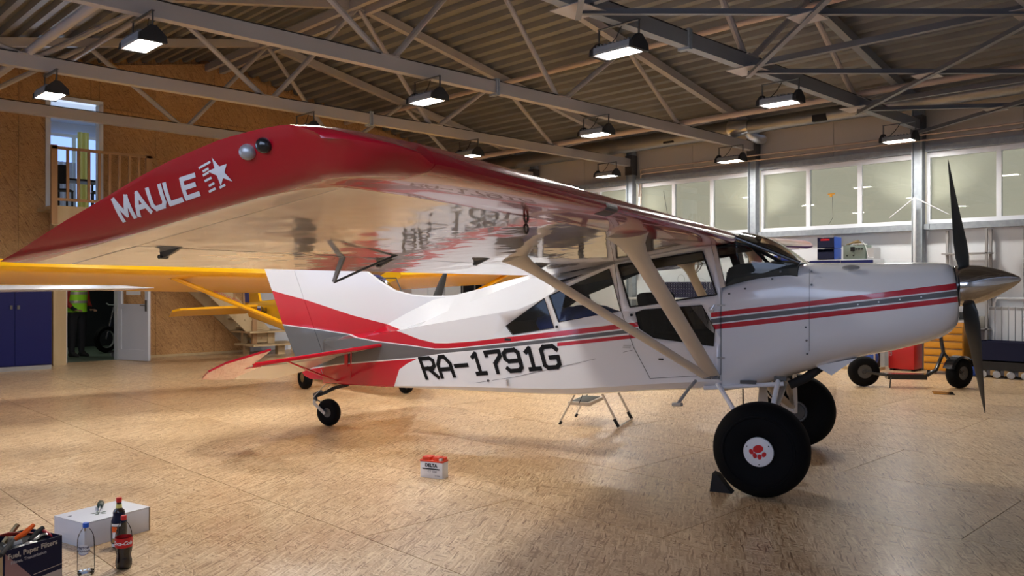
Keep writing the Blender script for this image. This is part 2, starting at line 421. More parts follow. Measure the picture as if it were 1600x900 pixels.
for a,b in zip(TR,TR[1:]): edges+= [a+(b-a)*.5,b]
edges+=[16.2,V1]
edges=sorted(set(edges))
for a,b in zip(edges,edges[1:]):
    rpanel(a,b,0,2.49)
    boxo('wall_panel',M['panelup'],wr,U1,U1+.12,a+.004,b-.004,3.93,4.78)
    if b<=TR[0]: rpanel(a,b,2.49,3.93)
winno=0
for bi,(a,b) in enumerate(bays):
    winno+=1
    w=root('window_%d'%winno)
    n=3 if bi<5 else 2
    if bi==1: cols=[(a,a+.62),(a+.62,b-1.15),(b-1.15,b)]  # the bay with an opening light
    else: cols=[(a+(b-a)*i/n,a+(b-a)*(i+1)/n) for i in range(n)]
    # outer frame rails
    boxo('window_frame',M['trim'],w,U1-.03,U1+.05,a,b,ZS,ZS+.075); boxo('window_frame',M['trim'],w,U1-.03,U1+.05,a,b,ZH-.09,ZH)
    for i in range(len(cols)+1):
        c=cols[i][0] if i<len(cols) else cols[-1][1]
        lo,hi=(c,c+.06) if i==0 else ((c-.06,c) if i==len(cols) else (c-.04,c+.04))
        boxo('window_mullion',M['trim'],w,U1-.03,U1+.05,lo,hi,ZS+.075,ZH-.09)
    for i,(c,d) in enumerate(cols):
        c0=c+(.06 if i==0 else .04); d0=d-(.06 if i==len(cols)-1 else .04)
        if bi==1 and i in(1,):
            for q in ((c0,c0+.05,ZS+.075,ZH-.09),(d0-.05,d0,ZS+.075,ZH-.09),(c0,d0,ZS+.075,ZS+.14),(c0,d0,ZH-.15,ZH-.09)):
                pass
        if bi==1 and i==0:
            for q in ((c0,c0+.06,ZS+.075,ZH-.09),(d0-.06,d0,ZS+.075,ZH-.09),(c0+.06,d0-.06,ZS+.075,ZS+.15),(c0+.06,d0-.06,ZH-.16,ZH-.09)):
                boxo('window_sash',M['trim'],w,U1-.05,U1+.02,*q)
            h=boxo('window_handle',M['alu'],w,U1-.09,U1-.05,d0-.045,d0-.02,3.15,3.28,.004)
            c0+=.06; d0-=.06
        boxo('window_pane',M['wglass'],w,U1+.0,U1+.004,c0,d0,ZS+.075,ZH-.09)
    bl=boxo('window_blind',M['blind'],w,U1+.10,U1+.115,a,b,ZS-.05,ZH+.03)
    boxo('window_sill_beam',M['galv'],w,U1-.15,U1-.01,a+.02,b-.02,2.47,ZS-.003)
    boxo('window_head_beam',M['galv'],w,U1-.14,U1-.01,a+.02,b-.02,ZH+.003,ZH+.11)
    for vv in (a+.0,b-.09):
        boxo('beam_bracket',M['galv'],w,U1-.16,U1-.152,vv,vv+.09,2.48,2.575)
# the cable and yellow tag hanging across the middle window
# outside backdrop so that the panes do not look into the void
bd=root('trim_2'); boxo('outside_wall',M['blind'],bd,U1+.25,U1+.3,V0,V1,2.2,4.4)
# trusses
def truss(i,v):
    names=['roof truss above and just behind the camera','roof truss over the foreground with cross bracing to the next one','grey roof truss crossing the top right corner, nearest of those spanning the photo','second nearest roof truss, its bottom chord crossing the top left and centre','third roof truss, its bottom chord passing just above the raised red wing tip','farthest roof truss, close in front of the OSB end wall']
    t=empty('roof_truss',(0,v,0),0,names[i],'truss')
    TM_=M['slate'] if i in(1,2) else M['truss']  # near chords turned from the lamps: their shade is put into a darker grey
    ob('bottom_chord',TM_,t,lambda b:bar(b,(U0,0,4.335),(U1-.25,0,4.335),.12,.17),None)
    for s_,e in ((1,U1-.1),(-1,U0)):
        ob('top_chord',TM_,t,lambda b:bar(b,(RU,0,RZ-.11),(e,0,RZ-.11-SL*abs(e-RU)),.12,.14),None)
    nodes=[RU-4.95-3.3,RU-4.95,RU-1.65,RU+1.65,RU+4.95]
    for n_ in nodes:
        for s_ in (-1,1):
            tu=n_+s_*1.62
            if tu<U0+.1 or tu>U1-.3: continue
            ob('web_member',M['truss'],t,lambda b:tube(b,[(n_+s_*.08,0,4.41),(tu,0,roofz(tu)-.18)],.042,8))
    for n_ in nodes[1:]: boxo('gusset_plate',M['truss'],t,n_-.14,n_+.14,-.09,.09,4.415,4.43)
    for fx in (2.0,RU+.2,RU+.24): boxo('chord_flange',M['galv'],t,fx,fx+.025,-.08,.08,4.22,4.46)
    ob('cable_run',M['blackmatte'],t,lambda b:tube(b,[(U0+.1+k*1.0,-.05,4.428+.008*(k%2)) for k in range(17)],.008,5))
for i,v in enumerate(TR): truss(i,v)
colnames=['behind the camera plane','right of the frame','beside the tip of the propeller','left of the three-light window behind the windscreen','hidden low down by the red wing','farthest, next to the end wall']
for i,v in enumerate(TR):
    c=empty('steel_column',(U1-.17,v,0),0,'galvanised steel wall column '+colnames[i],'column')
    def f(b):
        box(b,-.08,.08,-.09,-.075,0,4.7); box(b,-.08,.08,.075,.09,0,4.7); box(b,-.006,.006,-.075,.075,0,4.7)
    ob('column_shaft',M['galv'],c,f,None)
    boxo('base_plate',M['galv'],c,-.13,.13,-.14,.14,0,.02)
    boxo('head_bracket',M['darkmetal'],c,-.10,.10,-.10,.10,4.05,4.5)
# lateral bracing in the plane of the bottom chords between the 2nd and 3rd trusses
br=empty('roof_bracing',(0,0,0),0,'dark grey steel angle cross bracing between the two nearest trusses, top right','bracing')
nd=[RU-4.95,RU-1.65,RU+1.65,RU+4.95,U1-.3]
for a,b_ in zip(nd,nd[1:]):
    for k,(p,q) in enumerate((((a,TR[2]),(b_,TR[1])),((a,TR[1]),(b_,TR[2])))):
        z=4.22-.0*k
        def f(b):
            bar(b,(p[0],p[1],z-.01-.06*k),(q[0],q[1],z-.01-.06*k),.06,.008); bar(b,(p[0],p[1],z+.02-.06*k),(q[0],q[1],z+.02-.06*k),.008,.06)
        ob('brace_angle',M['bracing'],br,f,None)
    boxo('gusset_plate',M['truss'],br,(a+b_)/2-.17,(a+b_)/2+.17,(TR[1]+TR[2])/2-.14,(TR[1]+TR[2])/2+.14,4.17,4.178)
for a in nd[1:4]:
    ob('brace_strut',M['bracing'],br,lambda b:bar(b,(a,TR[1]+.06,4.30),(a,TR[2]-.06,4.30),.07,.07),None)
for a in nd[:4]:
    for t_ in (TR[1],TR[2]): boxo('gusset_plate',M['truss'],br,a-.2,a+.2,t_-.2,t_+.2,4.238,4.247)
# longitudinal ties
for nm,u_,z_,r_,lab in (('a',RU+4.95,4.47,.05,'long salmon painted tie tube running beside the silver duct towards the end wall'),('b',RU+3.3,roofz(RU+3.3)-.24,.045,'upper salmon tie tube under the right-hand roof slope'),('c',RU-4.95,4.47,.055,'thick pale tie tube joining the trusses at the top left'),('d',RU-3.3,roofz(RU-3.3)-.24,.045,'upper pale tie tube under the left-hand roof slope')):
    o=ob('tie_tube',M['pipe'] if nm in 'ab' else M['truss'],None,lambda b:tube(b,[(u_,V0+.05,z_),(u_,V1-.05,z_)],r_,12)); tag(o,lab,'tube')
# duct
d=empty('ventilation_duct',(14.72,0,4.62),0,'round silver spiral ventilation duct hung high along the window wall','duct')
ob('duct_pipe',M['duct'],d,lambda b:tube(b,[(0,-3.5,0),(0,8.35,0)],.14,24,True))
ob('duct_pipe',M['duct'],d,lambda b:tube(b,[(0,8.75,0),(0,17.1,0)],.17,24,True))
ob('duct_joint',M['alu'],d,lambda b:lathe(b,[(.175,8.70),(.18,8.74),(.175,8.78),(.142,8.36),(.0,8.36)][:4],24,Matrix.Rotation(-PI/2,4,'X')))
ob('duct_elbow',M['alu'],d,lambda b:tube(b,[(0,8.45,-.05),(.1,8.40,-.16),(.3,8.35,-.22),(.5,8.35,-.2)],.09,14))
for vv in (6.75,10.05): boxo('duct_vent',M['blackmatte'],d,-.15,-.06,vv,vv+.26,-.12,-.0)
# conduits along the wall
for z_,lab in ((4.04,'lower white conduit clipped along the window wall above the glass'),(4.14,'upper white conduit clipped along the window wall above the glass')):
    o=ob('wall_conduit',M['pipe'],None,lambda b:tube(b,[(U1-.28,2.35,z_),(U1-.28,11.35,z_),(U1-.22,11.5,z_),(U1-.06,11.62,z_-.06)] + [(U1-.06,11.62+ (z_-4.04)*.6,3.55+(4.14-z_)*-1.8)],.016,8)); tag(o,lab,'pipe')
# back room behind the open door, loft room behind the upper opening
rm=root('wall_room')
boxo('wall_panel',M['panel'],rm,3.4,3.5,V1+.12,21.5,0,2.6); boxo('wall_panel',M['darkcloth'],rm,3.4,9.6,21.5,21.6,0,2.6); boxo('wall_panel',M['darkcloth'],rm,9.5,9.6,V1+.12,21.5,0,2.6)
boxo('room_floor',M['greenfloor'],rm,3.4,9.6,V1,21.5,-.05,0.0); boxo('room_ceiling',M['panel'],rm,3.4,9.6,V1+.12,21.6,2.6,2.66)
lf=root('wall_loft')
boxo('loft_floor',M['wood'],lf,3.0,7.2,V1+.12,20.6,2.80,2.93); boxo('loft_wall',M['panel'],lf,3.0,7.2,20.6,20.7,2.93,5.6); boxo('loft_wall',M['panel'],lf,2.9,3.0,V1+.12,20.7,2.93,5.6); boxo('loft_wall',M['panel'],lf,7.2,7.3,V1+.12,20.7,2.93,5.6); boxo('loft_ceiling',M['panel'],lf,3.0,7.2,V1+.12,20.7,5.2,5.26)
lw=root('window_loft')
boxo('window_pane',M['sky'],lw,5.45,6.55,20.50,20.52,3.05,4.85); boxo('window_frame',M['trim'],lw,5.98,6.06,20.45,20.5,3.05,4.85); boxo('window_frame',M['trim'],lw,5.38,6.6,20.44,20.5,4.85,4.92); boxo('window_frame',M['trim'],lw,5.38,5.45,20.44,20.5,3.05,4.85)
def curt(b,x0,x1,yy,z0,z1,amp=.03,k=60):
    n=int((x1-x0)/.02); vs=[[b.verts.new((x0+(x1-x0)*i/n,yy+amp*math.sin(i*1.3),z)) for i in range(n+1)] for z in (z0,z1)]
    for i in range(n): b.faces.new((vs[0][i],vs[0][i+1],vs[1][i+1],vs[1][i]))
tag(ob('curtain',M['curtain'],None,lambda b:curt(b,5.44,5.98,20.2,2.97,4.25)),'pale blue sheer curtain hanging in the loft window','curtain')
tag(ob('curtain',M['curtainy'],None,lambda b:curt(b,6.0,6.24,20.15,2.97,4.95)),'yellow-green curtain drawn beside the sheer one in the loft','curtain')
area('loft_daylight',(5.9,20.05,4.1),(math.radians(90),0,PI),1.4,1.5,28,(.6,.75,1))
area('room_light',(5.6,19.6,2.5),(0,0,0),.5,.5,9,(.9,1,.85))
# frames of the openings
t3=root('trim_3')
for q in ((4.60,4.68,2.93,5.05),(5.54,5.62,2.93,5.05),(4.60,5.62,5.03,5.11)): boxo('door_casing',M['trim'],t3,q[0],q[1],V1-.06,V1+.14,q[2],q[3])
d1=root('door_1')
for q in ((4.90,4.97,0,2.08),(5.89,5.96,0,2.08),(4.90,5.96,2.05,2.12)): boxo('door_casing',M['trim'],d1,q[0],q[1],V1-.05,V1+.15,q[2],q[3])
# door leaf swung into the hall
lf_=bpy.data.objects.new('door_leaf',None); link(lf_,d1); lf_.location=(5.92,V1-.06,0); lf_.rotation_euler=(0,0,math.atan2(-.87,.30))
def leaf(b):
    box(b,0,.09,-.03,.03,.01,2.03); box(b,.77,.86,-.03,.03,.01,2.03); box(b,.09,.77,-.03,.03,.01,.22); box(b,.09,.77,-.03,.03,1.02,1.12); box(b,.09,.77,-.03,.03,1.93,2.03); box(b,.10,.76,-.015,.015,.22,1.02)
ob('leaf_frame',M['doorgrey'],lf_,leaf,None)
ob('leaf_glass',M['glass'],lf_,lambda b:b.faces.new([b.verts.new(p) for p in ((.09,0,1.12),(.77,0,1.12),(.77,0,1.93),(.09,0,1.93))]),None)
boxo('notice_sheet',M['paper'],lf_,.22,.62,-.012,-.006,1.30,1.85)
ob('door_handle',M['darkmetal'],lf_,lambda b:(box(b,.79,.83,-.045,-.03,.98,1.2),tube(b,[(.81,-.04,1.1),(.81,-.08,1.1),(.70,-.08,1.1)],.009,6)),None)
d2=root('door_2'); 
boxo('door_panel',M['doorgrey'],d2,8.80,9.66,V1-.03,V1+.03,.01,2.0); boxo('door_rail',M['doorgrey'],d2,8.80,9.66,V1-.045,V1-.03,.01,.25)
for q in ((8.73,8.80,0,2.06),(9.66,9.73,0,2.06),(8.73,9.73,2.0,2.08)): boxo('door_casing',M['trim'],d2,q[0],q[1],V1-.05,V1+.1,q[2],q[3])
ob('door_handle',M['darkmetal'],d2,lambda b:tube(b,[(8.88,V1-.04,1.0),(8.88,V1-.09,1.0),(9.0,V1-.09,1.0)],.01,6))
bb=root('baseboard_far'); 
boxo('baseboard',M['wood'],bb,5.98,8.7,V1-.03,V1-.018,0,.05); boxo('baseboard',M['wood'],bb,9.76,15.4,V1-.03,V1-.018,0,.05)
# beige post beside the door
po=boxo('timber_post',M['wood'],None,4.62,4.84,V1-.45,V1-.25,0,2.85); tag(po,'pale timber post between the blue cabinet and the open door','post')
# lamps
def lamp():
    t=empty('high_bay_lamp',(0,0,0))
    def h(b):
        box(b,-.13,.13,-.24,.24,.02,.075)
        for k in range(9): box(b,-.12,.12,-.22+.052*k,-.21+.052*k,.075,.10)
    ob('housing',M['slate'],t,h,None)
    boxo('lens',M['lens'],t,-.112,.112,-.222,.222,.008,.02)
    for x0,x1,y0,y1 in ((-.13,-.115,-.24,.24),(.115,.13,-.24,.24),(-.115,.115,-.24,-.225),(-.115,.115,.225,.24)): boxo('rim',M['steel'],t,x0,x1,y0,y1,-.004,.02)  # rim added round the lens to block light going sideways
    for s_ in (-1,1):
        def e(b):
            vs=[(-.14,-.01),(.14,-.01),(.13,.06),(.03,.15),(-.03,.15),(-.13,.06)]
            prism(b,vs,lambda a,c,d:(a,d,c),s_*.24,s_*.29)
        ob('end_cap',M['blackmatte'],t,e,None)
        ob('hanger',M['darkmetal'],t,lambda b:bar(b,(0,s_*.265,.14),(0,s_*.265,.30),.02,.012),None)
    ob('hanger_arm',M['darkmetal'],t,lambda b:bar(b,(0,-.275,.30),(0,.275,.30),.03,.012),None)
    ob('lead',M['blackmatte'],t,lambda b:tube(b,[(.05,.2,.10),(.08,.1,.2),(.07,0,.33)],.006,5))
    return t
LU=[3.2,6.9,10.4,14.55]
proto=None
onord=['leftmost','second from the left','second from the right','rightmost']
where={5.45:'on the nearest truss in view',8.68:'on the second nearest truss',11.82:'on the third nearest truss',2.25:'',-.95:'',14.97:''}
for v in TR:
    for k,u_ in enumerate([-.5 if 0 else LU[0]]+LU[1:]):
        if v>14 or v<3: continue
        lab='high-bay lamp, %s of four %s'%(onord[k],where[v]) if v!=2.25 else 'high-bay lamp on the braced truss above the frame'
        if proto is None: proto=lamp(); o=proto; o.location=(u_,v,3.945); tag(o,lab,'lamp','high-bay lamps under the trusses')
        else: o=dup(proto,(u_,v,3.945),0,lab,'high-bay lamps under the trusses')
        # hung lamp: bracket reaches the chord
for v,(u_) in ((14.97,7.4),): pass
# ============================================================ THE RED AND WHITE AIRCRAFT
# local frame: X forward, Y to starboard (negated for Blender), Z up
def A(X,Y,Z): return Vector((X,-Y,Z))
def dupmat(n): return M[n]
plane=empty('airplane',(6.301,3.310,0),math.radians(-70.34),'white high-wing taildragger aircraft with red and grey stripes and big black tyres','airplane')
WT=[(-5.1,.04),(-4.6,.09),(-3.5,.25),(-2.4,.42),(-1.6,.52),(-1.2,.54),(-.35,.54),(.1,.51),(.6,.45),(1.0,.40),(1.28,.34)]
def fw(X): return interp(WT,X)
def wlow(X): return 1.58+.176*(X+1.86)
# ---- paint scheme polygons in X,Z : material slots 0 white 1 red 2 grey
redtop=[(-5.6,1.50),(-5.337,1.427),(-4.869,1.329),(-4.287,1.181),(-3.554,1.04),(-3.3,.975),(-3.101,.945),(-2.95,.95),(-2.632,.982),(-2.225,1.039),(-1.03,1.197)]
redbot=[(-5.6,1.10),(-5.192,1.065),(-4.694,1.024),(-3.871,.939),(-3.35,.911),(-3.25,.903),(-3.101,.894),(-2.95,.902),(-2.862,.91),(-2.225,.991),(-1.03,1.158)]
greyt=[(-5.6,1.09),(-5.192,1.055),(-4.694,1.014),(-3.871,.929),(-3.35,.901),(-3.101,.884),(-2.946,.892),(-2.225,.979),(-1.152,1.129),(-1.03,1.146)]
greyb=[(-5.6,.53),(-4.869,.603),(-4.345,.684),(-3.871,.738),(-3.35,.796),(-3.101,.838),(-2.946,.862),(-2.225,.948),(-1.141,1.099),(-1.03,1.113)]
# common stations for the grey band
gx=sorted(set([p[0] for p in greyt]+[p[0] for p in greyb]))
greyt2=[(x,interp(greyt,x)) for x in gx]; greyb2=[(x,interp(greyb,x)) for x in gx]
PAINT=[(q,1) for q in strips(redtop,redbot)]+[(q,2) for q in strips(greyt2,greyb2)]
lt=[(-5.2,.55),(-4.869,.59),(-4.345,.672),(-3.66,.750),(-3.554,.762),(-3.451,.773),(-3.324,.787)]
lb=[(-5.2,.40),(-4.869,.40),(-4.345,.40),(-3.66,.40),(-3.554,.668),(-3.451,.732),(-3.324,.786)]
PAINT+=[(q,1) for q in strips(lt,lb)]
PAINT+=[([(-3.66,.40),(-3.66,.75),(-3.62,.56),(-3.655,.40)],1)]
PAINT+=[([(-1.764,1.002),(-1.03,1.098),(-1.03,1.068),(-1.764,.970)],1)]
st1=[(-.44,1.281),(.618,1.422),(1.33,1.521),(1.33,1.475),(.618,1.384),(-.44,1.244)]
st2=[(-.44,1.232),(.618,1.372),(1.33,1.467),(1.33,1.429),(.618,1.338),(-.44,1.195)]
st3=[(-.44,1.185),(.618,1.326),(1.33,1.421),(1.33,1.384),(.618,1.288),(-.44,1.146)]
for q,mi in ((st1,1),(st2,2),(st3,1)):
    PAINT+=[([q[0],q[1],q[4],q[5]],mi),([q[1],q[2],q[3],q[4]],mi)]
def paint(bm,xr,filt=lambda c:True):
    for q,mi in PAINT:
        xs=[p[0] for p in q]
        if max(xs)<xr[0] or min(xs)>xr[1]: continue
        for f in cut(bm,q,(0,2),filt): f.material_index=mi
PM=[M['white'],M['red'],M['grey']]
# ---- fuselage
#   X, zb, zc, zs, k5, z5, zt
FS=[(-4.62,.452,.468,.90,.6,.93,.94),(-4.0,.462,.487,.975,.5,1.0,1.02),(-3.6,.472,.502,1.045,.5,1.06,1.22),(-3.3,.482,.520,1.10,.5,1.15,1.35),
    (-3.05,.487,.538,1.14,.5,1.247,1.40),(-2.8,.490,.552,1.178,.5,1.335,1.455),(-2.45,.497,.570,1.235,.5,1.46,1.545),(-2.15,.503,.583,1.285,.5,1.555,1.61),
    (-1.92,.510,.597,1.375,.52,1.60,1.64),(-1.7,.521,.611,1.50,.62,1.612,1.625),(-1.45,.545,.634,1.60,.8,1.655,1.66),(-1.22,.575,.660,1.675,.95,1.695,1.70),
    (-1.0,.600,.687,1.722,.97,1.735,1.74),(-.7,.625,.718,1.775,.97,1.787,1.79),(-.52,.640,.735,1.80,.97,1.815,1.82),(-.355,.655,.748,1.815,.97,1.835,1.84)]
def fsec(r):
    X,zb,zc,zs,k5,z5,zt=r; w=fw(X)
    st=[(0,zb),(w*.6,zb+.012),(w*.9,zb+(zc-zb)*.45),(w,zc),(w,zc+.3*(zs-zc)),(w,zc+.7*(zs-zc)),(w,zs),(w*k5,z5),(min(.02,w*.3),zt)]
    pts=[A(X,y,z) for y,z in st]+[A(X,-y,z) for y,z in st[::-1][:-1]]
    return pts
bm=bmesh.new(); loft(bm,[fsec(r) for r in FS],caps=False)
bmesh.ops.recalc_face_normals(bm,faces=bm.faces)
filt=lambda c:abs(c.y)>.03
paint(bm,(-5,-.3),filt)
WIN=dict(
 rear_side_window=[(-2.288,1.132),(-1.893,1.384),(-1.796,1.131),(-2.22,1.058)],
 side_window=[(-1.845,1.405),(-1.673,1.473),(-1.281,1.633),(-1.18,1.283),(-1.751,1.18)],
 door_window=[(-1.201,1.661),(-.506,1.761),(-.394,1.424),(-1.098,1.318)],
 door_lower_window=[(-1.054,1.272),(-.989,1.297),(-.51,1.339),(-.409,1.149),(-.419,1.019),(-.898,1.07),(-1.021,1.145)])
dead=set()
for n_,q in WIN.items():
    for f in cut(bm,q,(0,2),lambda c:abs(c.y)>fw(c.x)*.5): dead.add(f)
    bmesh.ops.delete(bm,geom=list(dead),context='FACES'); dead=set()
fs=cut(bm,[(-.34,1.49),(-.34,1.9),(-.405,1.9),(-.405,1.72)],(0,2),lambda c:abs(c.y)>.45)
bmesh.ops.delete(bm,geom=fs,context='FACES')
# open the roof over the cabin and close the tail post
fus=finish('fuselage',bm,[M['white'],M['red'],M['grey'],M['interior']],plane,11,recalc=False)
md=fus.modifiers.new('skin','SOLIDIFY'); md.thickness=.012; md.offset=-1; md.material_offset=3
boxo('tail_post',M['grey'],plane,-4.635,-4.60,-.06,.06,.46,.93)
def quad_on_side(q,s,inset=.006): return [A(X,s*(fw(X)-inset),Z) for X,Z in q]
def thin(b,pts,t=.004):
    vs=[b.verts.new(p) for p in pts]; b.faces.new(vs)
for s_ in (1,-1):
    for n_,q in WIN.items():
        sm='smoke' if n_=='door_lower_window' else 'glass'
        ob(n_,M[sm],plane,lambda b:thin(b,quad_on_side(q,s_)),None)
        # dark rubber edging
        def e(b):
            cx=sum(p[0] for p in q)/len(q); cz=sum(p[1] for p in q)/len(q)
            o_=quad_on_side(q,s_,-.003); 
            if n_!='door_window': w_=.004
            else: w_=.012
            for p,r in zip(o_,o_[1:]+o_[:1]): tube(b,[p,r],w_*.7,4)
        if s_==1 or n_=='door_window': ob('window_edging',M['blackmatte'],plane,e,None)
    # door seams
    def seam(b):
        pl=[(-.362,.80),(-.362,1.50),(-.435,1.80)]; pr_=[(-1.235,1.68),(-1.18,1.30),(-1.07,.99),(-.93,.74),(-.362,.80)]
        for L_ in (pl,pr_):
            pts=[A(X,s_*(fw(X)+.0015),Z) for X,Z in L_]
            for p,r in zip(pts,pts[1:]): tube(b,[p,r],.0022,4)
    ob('door_seam',M['seam'],plane,seam,None)
    def seam2(b):
        pts=[A(X,s_*(fw(X)+.001),Z) for X,Z in ((-2.62,.60),(-2.2,.68),(-1.6,.83),(-1.08,.965))]
        tube(b,pts,.0018,4)
    if s_==1: ob('fabric_seam',M['seam'],plane,seam2,None)
# door hardware
ob('door_latch',M['alu'],plane,lambda b:(tube(b,[A(-.435,.54,1.305),A(-.435,.565,1.305)],.022,14),bar(b,A(-.435,.56,1.305),A(-.405,.568,1.345),.012,.008)))
ob('filler_panel',M['cream'],plane,lambda b:prism(b,[(-.60,1.327),(-.44,1.335),(-.415,1.12),(-.47,1.16)],lambda x,z,d:A(x,d,z),.528,.534),None)
for X,Z in ((-.60,1.292),(-1.765,1.14),(-1.085,1.253)):
    ob('window_knob',M['blackmatte'],plane,lambda b:tube(b,[A(X,fw(X),Z),A(X,fw(X)+.018,Z)],.011,8))
for X,Z in ((-1.13,.985),(-1.125,1.0),(-.36,.93),(-.36,1.34)):
    ob('door_hinge',M['alu'],plane,lambda b:bar(b,A(X-.03,fw(X)+.004,Z),A(X+.03,fw(X)+.004,Z),.006,.012))
ob('drain_fitting',M['darkmetal'],plane,lambda b:tube(b,[A(-2.48,fw(-2.48),.63),A(-2.48,fw(-2.48)+.008,.63)],.012,10))
ob('vent_slot',M['blackmatte'],plane,lambda b:bar(b,A(-.86,.542,.90),A(-.82,.542,.90),.006,.012))
ob('jack_fitting',M['white'],plane,lambda b:(tube(b,[A(-2.27,fw(-2.27),.655),A(-2.27,fw(-2.27)+.05,.655)],.008,6),tube(b,[A(-2.27,fw(-2.27)+.02,.66),A(-2.27,fw(-2.27)+.02,.60)],.012,6)))
# ---- registration on both sides
G={'R':[[(0,0),(0,1),(.62,1),(.8,.86),(.8,.60),(.62,.47),(0,.47)],[(.35,.47),(.8,0)]],
   'A':[[(0,0),(.0,.62),(.26,1),(.54,1),(.8,.62),(.8,0)],[(0,.36),(.8,.36)]],
   '-':[[(0.05,.47),(.75,.47)]],
   '1':[[(.12,.78),(.42,1),(.42,0)],[(.1,0),(.74,0)]],
   '7':[[(0,.86),(0,1),(.8,1),(.8,.78),(.40,.42),(.40,0)]],
   '9':[[(.8,.47),(.16,.47),(0,.60),(0,.86),(.16,1),(.64,1),(.8,.86),(.8,.14),(.64,0),(.12,0),(0,.12)]],
   'G':[[(.8,.84),(.64,1),(.16,1),(0,.86),(0,.14),(.16,0),(.64,0),(.8,.14),(.8,.47),(.42,.47)]]}
def strokes(word,H_,cw,gw,t):
    """list of quads in metres (s,t)"""
    out=[]
    for i,ch in enumerate(word):
        for L_ in G[ch]:
            P=[(i*cw+x*gw/.8,t/2+y*(H_-t)) for x,y in L_]
            for k,(p,q) in enumerate(zip(P,P[1:])):
                dx,dy=q[0]-p[0],q[1]-p[1]; l=math.hypot(dx,dy); dx/=l;dy/=l; e0=t*.36 if k>0 else (t*.5 if ch!='1' else 0); e1=t*.36 if k<len(P)-2 else t*.5
                if k<len(P)-2: e1=t*.36
                n=(-dy*t/2,dx*t/2)
                a=(p[0]-dx*e0,p[1]-dy*e0); c=(q[0]+dx*e1,q[1]+dy*e1)
                out.append([(a[0]+n[0],a[1]+n[1]),(c[0]+n[0],c[1]+n[1]),(c[0]-n[0],c[1]-n[1]),(a[0]-n[0],a[1]-n[1])])
    return out
word='RA-1791G'; cw=.1875; Lt=cw*7+.145
BL,TL,BR,TRt=(-3.196,.59),(-3.299,.804),(-1.725,.779),(-1.787,.995)
for s_ in (1,-1):
    r_=bpy.data.objects.new('registration',None); link(r_,plane)
    for i,ch in enumerate(word):
        qs=strokes(ch,.22,cw,.143,.038)
        def reg(b):
            for k,q in enumerate(qs):
                pts=[]
                for x,y in q:
                    s0=(x+i*cw)/Lt; t0=y/.22
                    if s_<0: s0=1-s0
                    bx=BL[0]+(BR[0]-BL[0])*s0; bz=BL[1]+(BR[1]-BL[1])*s0; tx=TL[0]+(TRt[0]-TL[0])*s0; tz=TL[1]+(TRt[1]-TL[1])*s0
                    X=bx+(tx-bx)*t0; Z=bz+(tz-bz)*t0; pts.append(A(X,s_*(fw(X)+.004+.0004*k),Z))
                b.faces.new([b.verts.new(p) for p in pts])
        ob('registration_letter',M['letter'],r_,reg,None)
# ---- cowling
CS=[(-.355,.655,1.50,.54,9),(-.1,.695,1.585,.53,7),(.15,.79,1.655,.505,5.5),(.27,.83,1.672,.492,4.6),(.35,.862,1.672,.485,4.2),(.6,.935,1.670,.452,3.5),(.85,.998,1.670,.42,3.1),(1.05,1.062,1.671,.385,2.8),(1.16,1.11,1.668,.36,2.6),(1.22,1.155,1.664,.335,2.5),(1.255,1.20,1.652,.31,2.4),(1.272,1.25,1.625,.28,2.3)]
def csec(r,N=40):
    X,zb,zt,w,e=r; out=[]; zc=(zb+zt)/2; h=(zt-zb)/2
    for k in range(N):
        a=2*PI*k/N-PI/2; c,s=math.cos(a),math.sin(a)
        if s<0: e_=min(e,interp([(-.36,9),(-.1,4.2),(.15,3.2),(.4,3.0),(2,3.0)],X))
        else: e_=e
        y=w*math.copysign(abs(c)**(2/e_),c); z=zc+h*math.copysign(abs(s)**(2/e_),s)
        xx=X+max(0,(X-.8)/.45)*(1.46-z)*.10
        out.append(A(xx,y,z))
    return out
def refine(T,m):
    out=[]
    for a,b in zip(T,T[1:]):
        for k in range(m): out.append(tuple(p+(q-p)*k/m for p,q in zip(a,b)))
    return out+[T[-1]]
bm=bmesh.new(); loft(bm,[csec(r) for r in refine(CS,2)],caps=True)
bmesh.ops.recalc_face_normals(bm,faces=bm.faces)
# leave the rear end open
rear=[f for f in bm.faces if len(f.verts)>10 and f.calc_center_median().x<-.3]; bmesh.ops.delete(bm,geom=rear,context='FACES')
paint(bm,(-.5,1.4),lambda c:abs(c.y)>.2)
cow=finish('cowling',bm,[M['white'],M['red'],M['grey']],plane,40,recalc=False)
def fast(b,X,Z,k=1):
    tube(b,[A(X,fw(X)*k-.012,Z),A(X,fw(X)*k+.004,Z)],.008,8)
for X,Z in ((.02,1.545),(-.18,1.47),(.08,1.60),(-.30,1.43),(.30,1.60),(.30,1.50),(.26,1.18),(.265,1.08),(.27,.98)):
    ob('cowl_screw',M['darkmetal'],plane,lambda b:fast(b,X,Z),None)
ob('cowl_badge',M['silver'],plane,lambda b:lathe(b,[(0,.006),(.055,.003),(.062,0)],24,Matrix.Translation(A(.57,.402,1.628))@Matrix.Rotation(math.radians(52),4,'X')@Matrix.Diagonal((1,.42,1,1))))
for X in (.62,.76,.90,1.04):
    ob('cowl_fastener',M['alu'],plane,lambda b:tube(b,[A(X,fw(X)-.03,1.355+(X-.618)*.135),A(X,fw(X)+.008-.01*(X>.8),1.355+(X-.618)*.135)],.006,6),None)
ob('cowl_seam',M['seam'],plane,lambda b:tube(b,[A(.285,.492,1.0),A(.285,.494,1.25),A(.285,.493,1.45),A(.285,.47,1.62)],.0015,4),None)
for s_ in (1,-1): ob('air_inlet',M['blackmatte'],plane,lambda b:lathe(b,[(0,.0),(.075,0)],16,Matrix.Translation(A(1.285,s_*.19,1.50))@Matrix.Rotation(PI/2,4,'Y')),None)
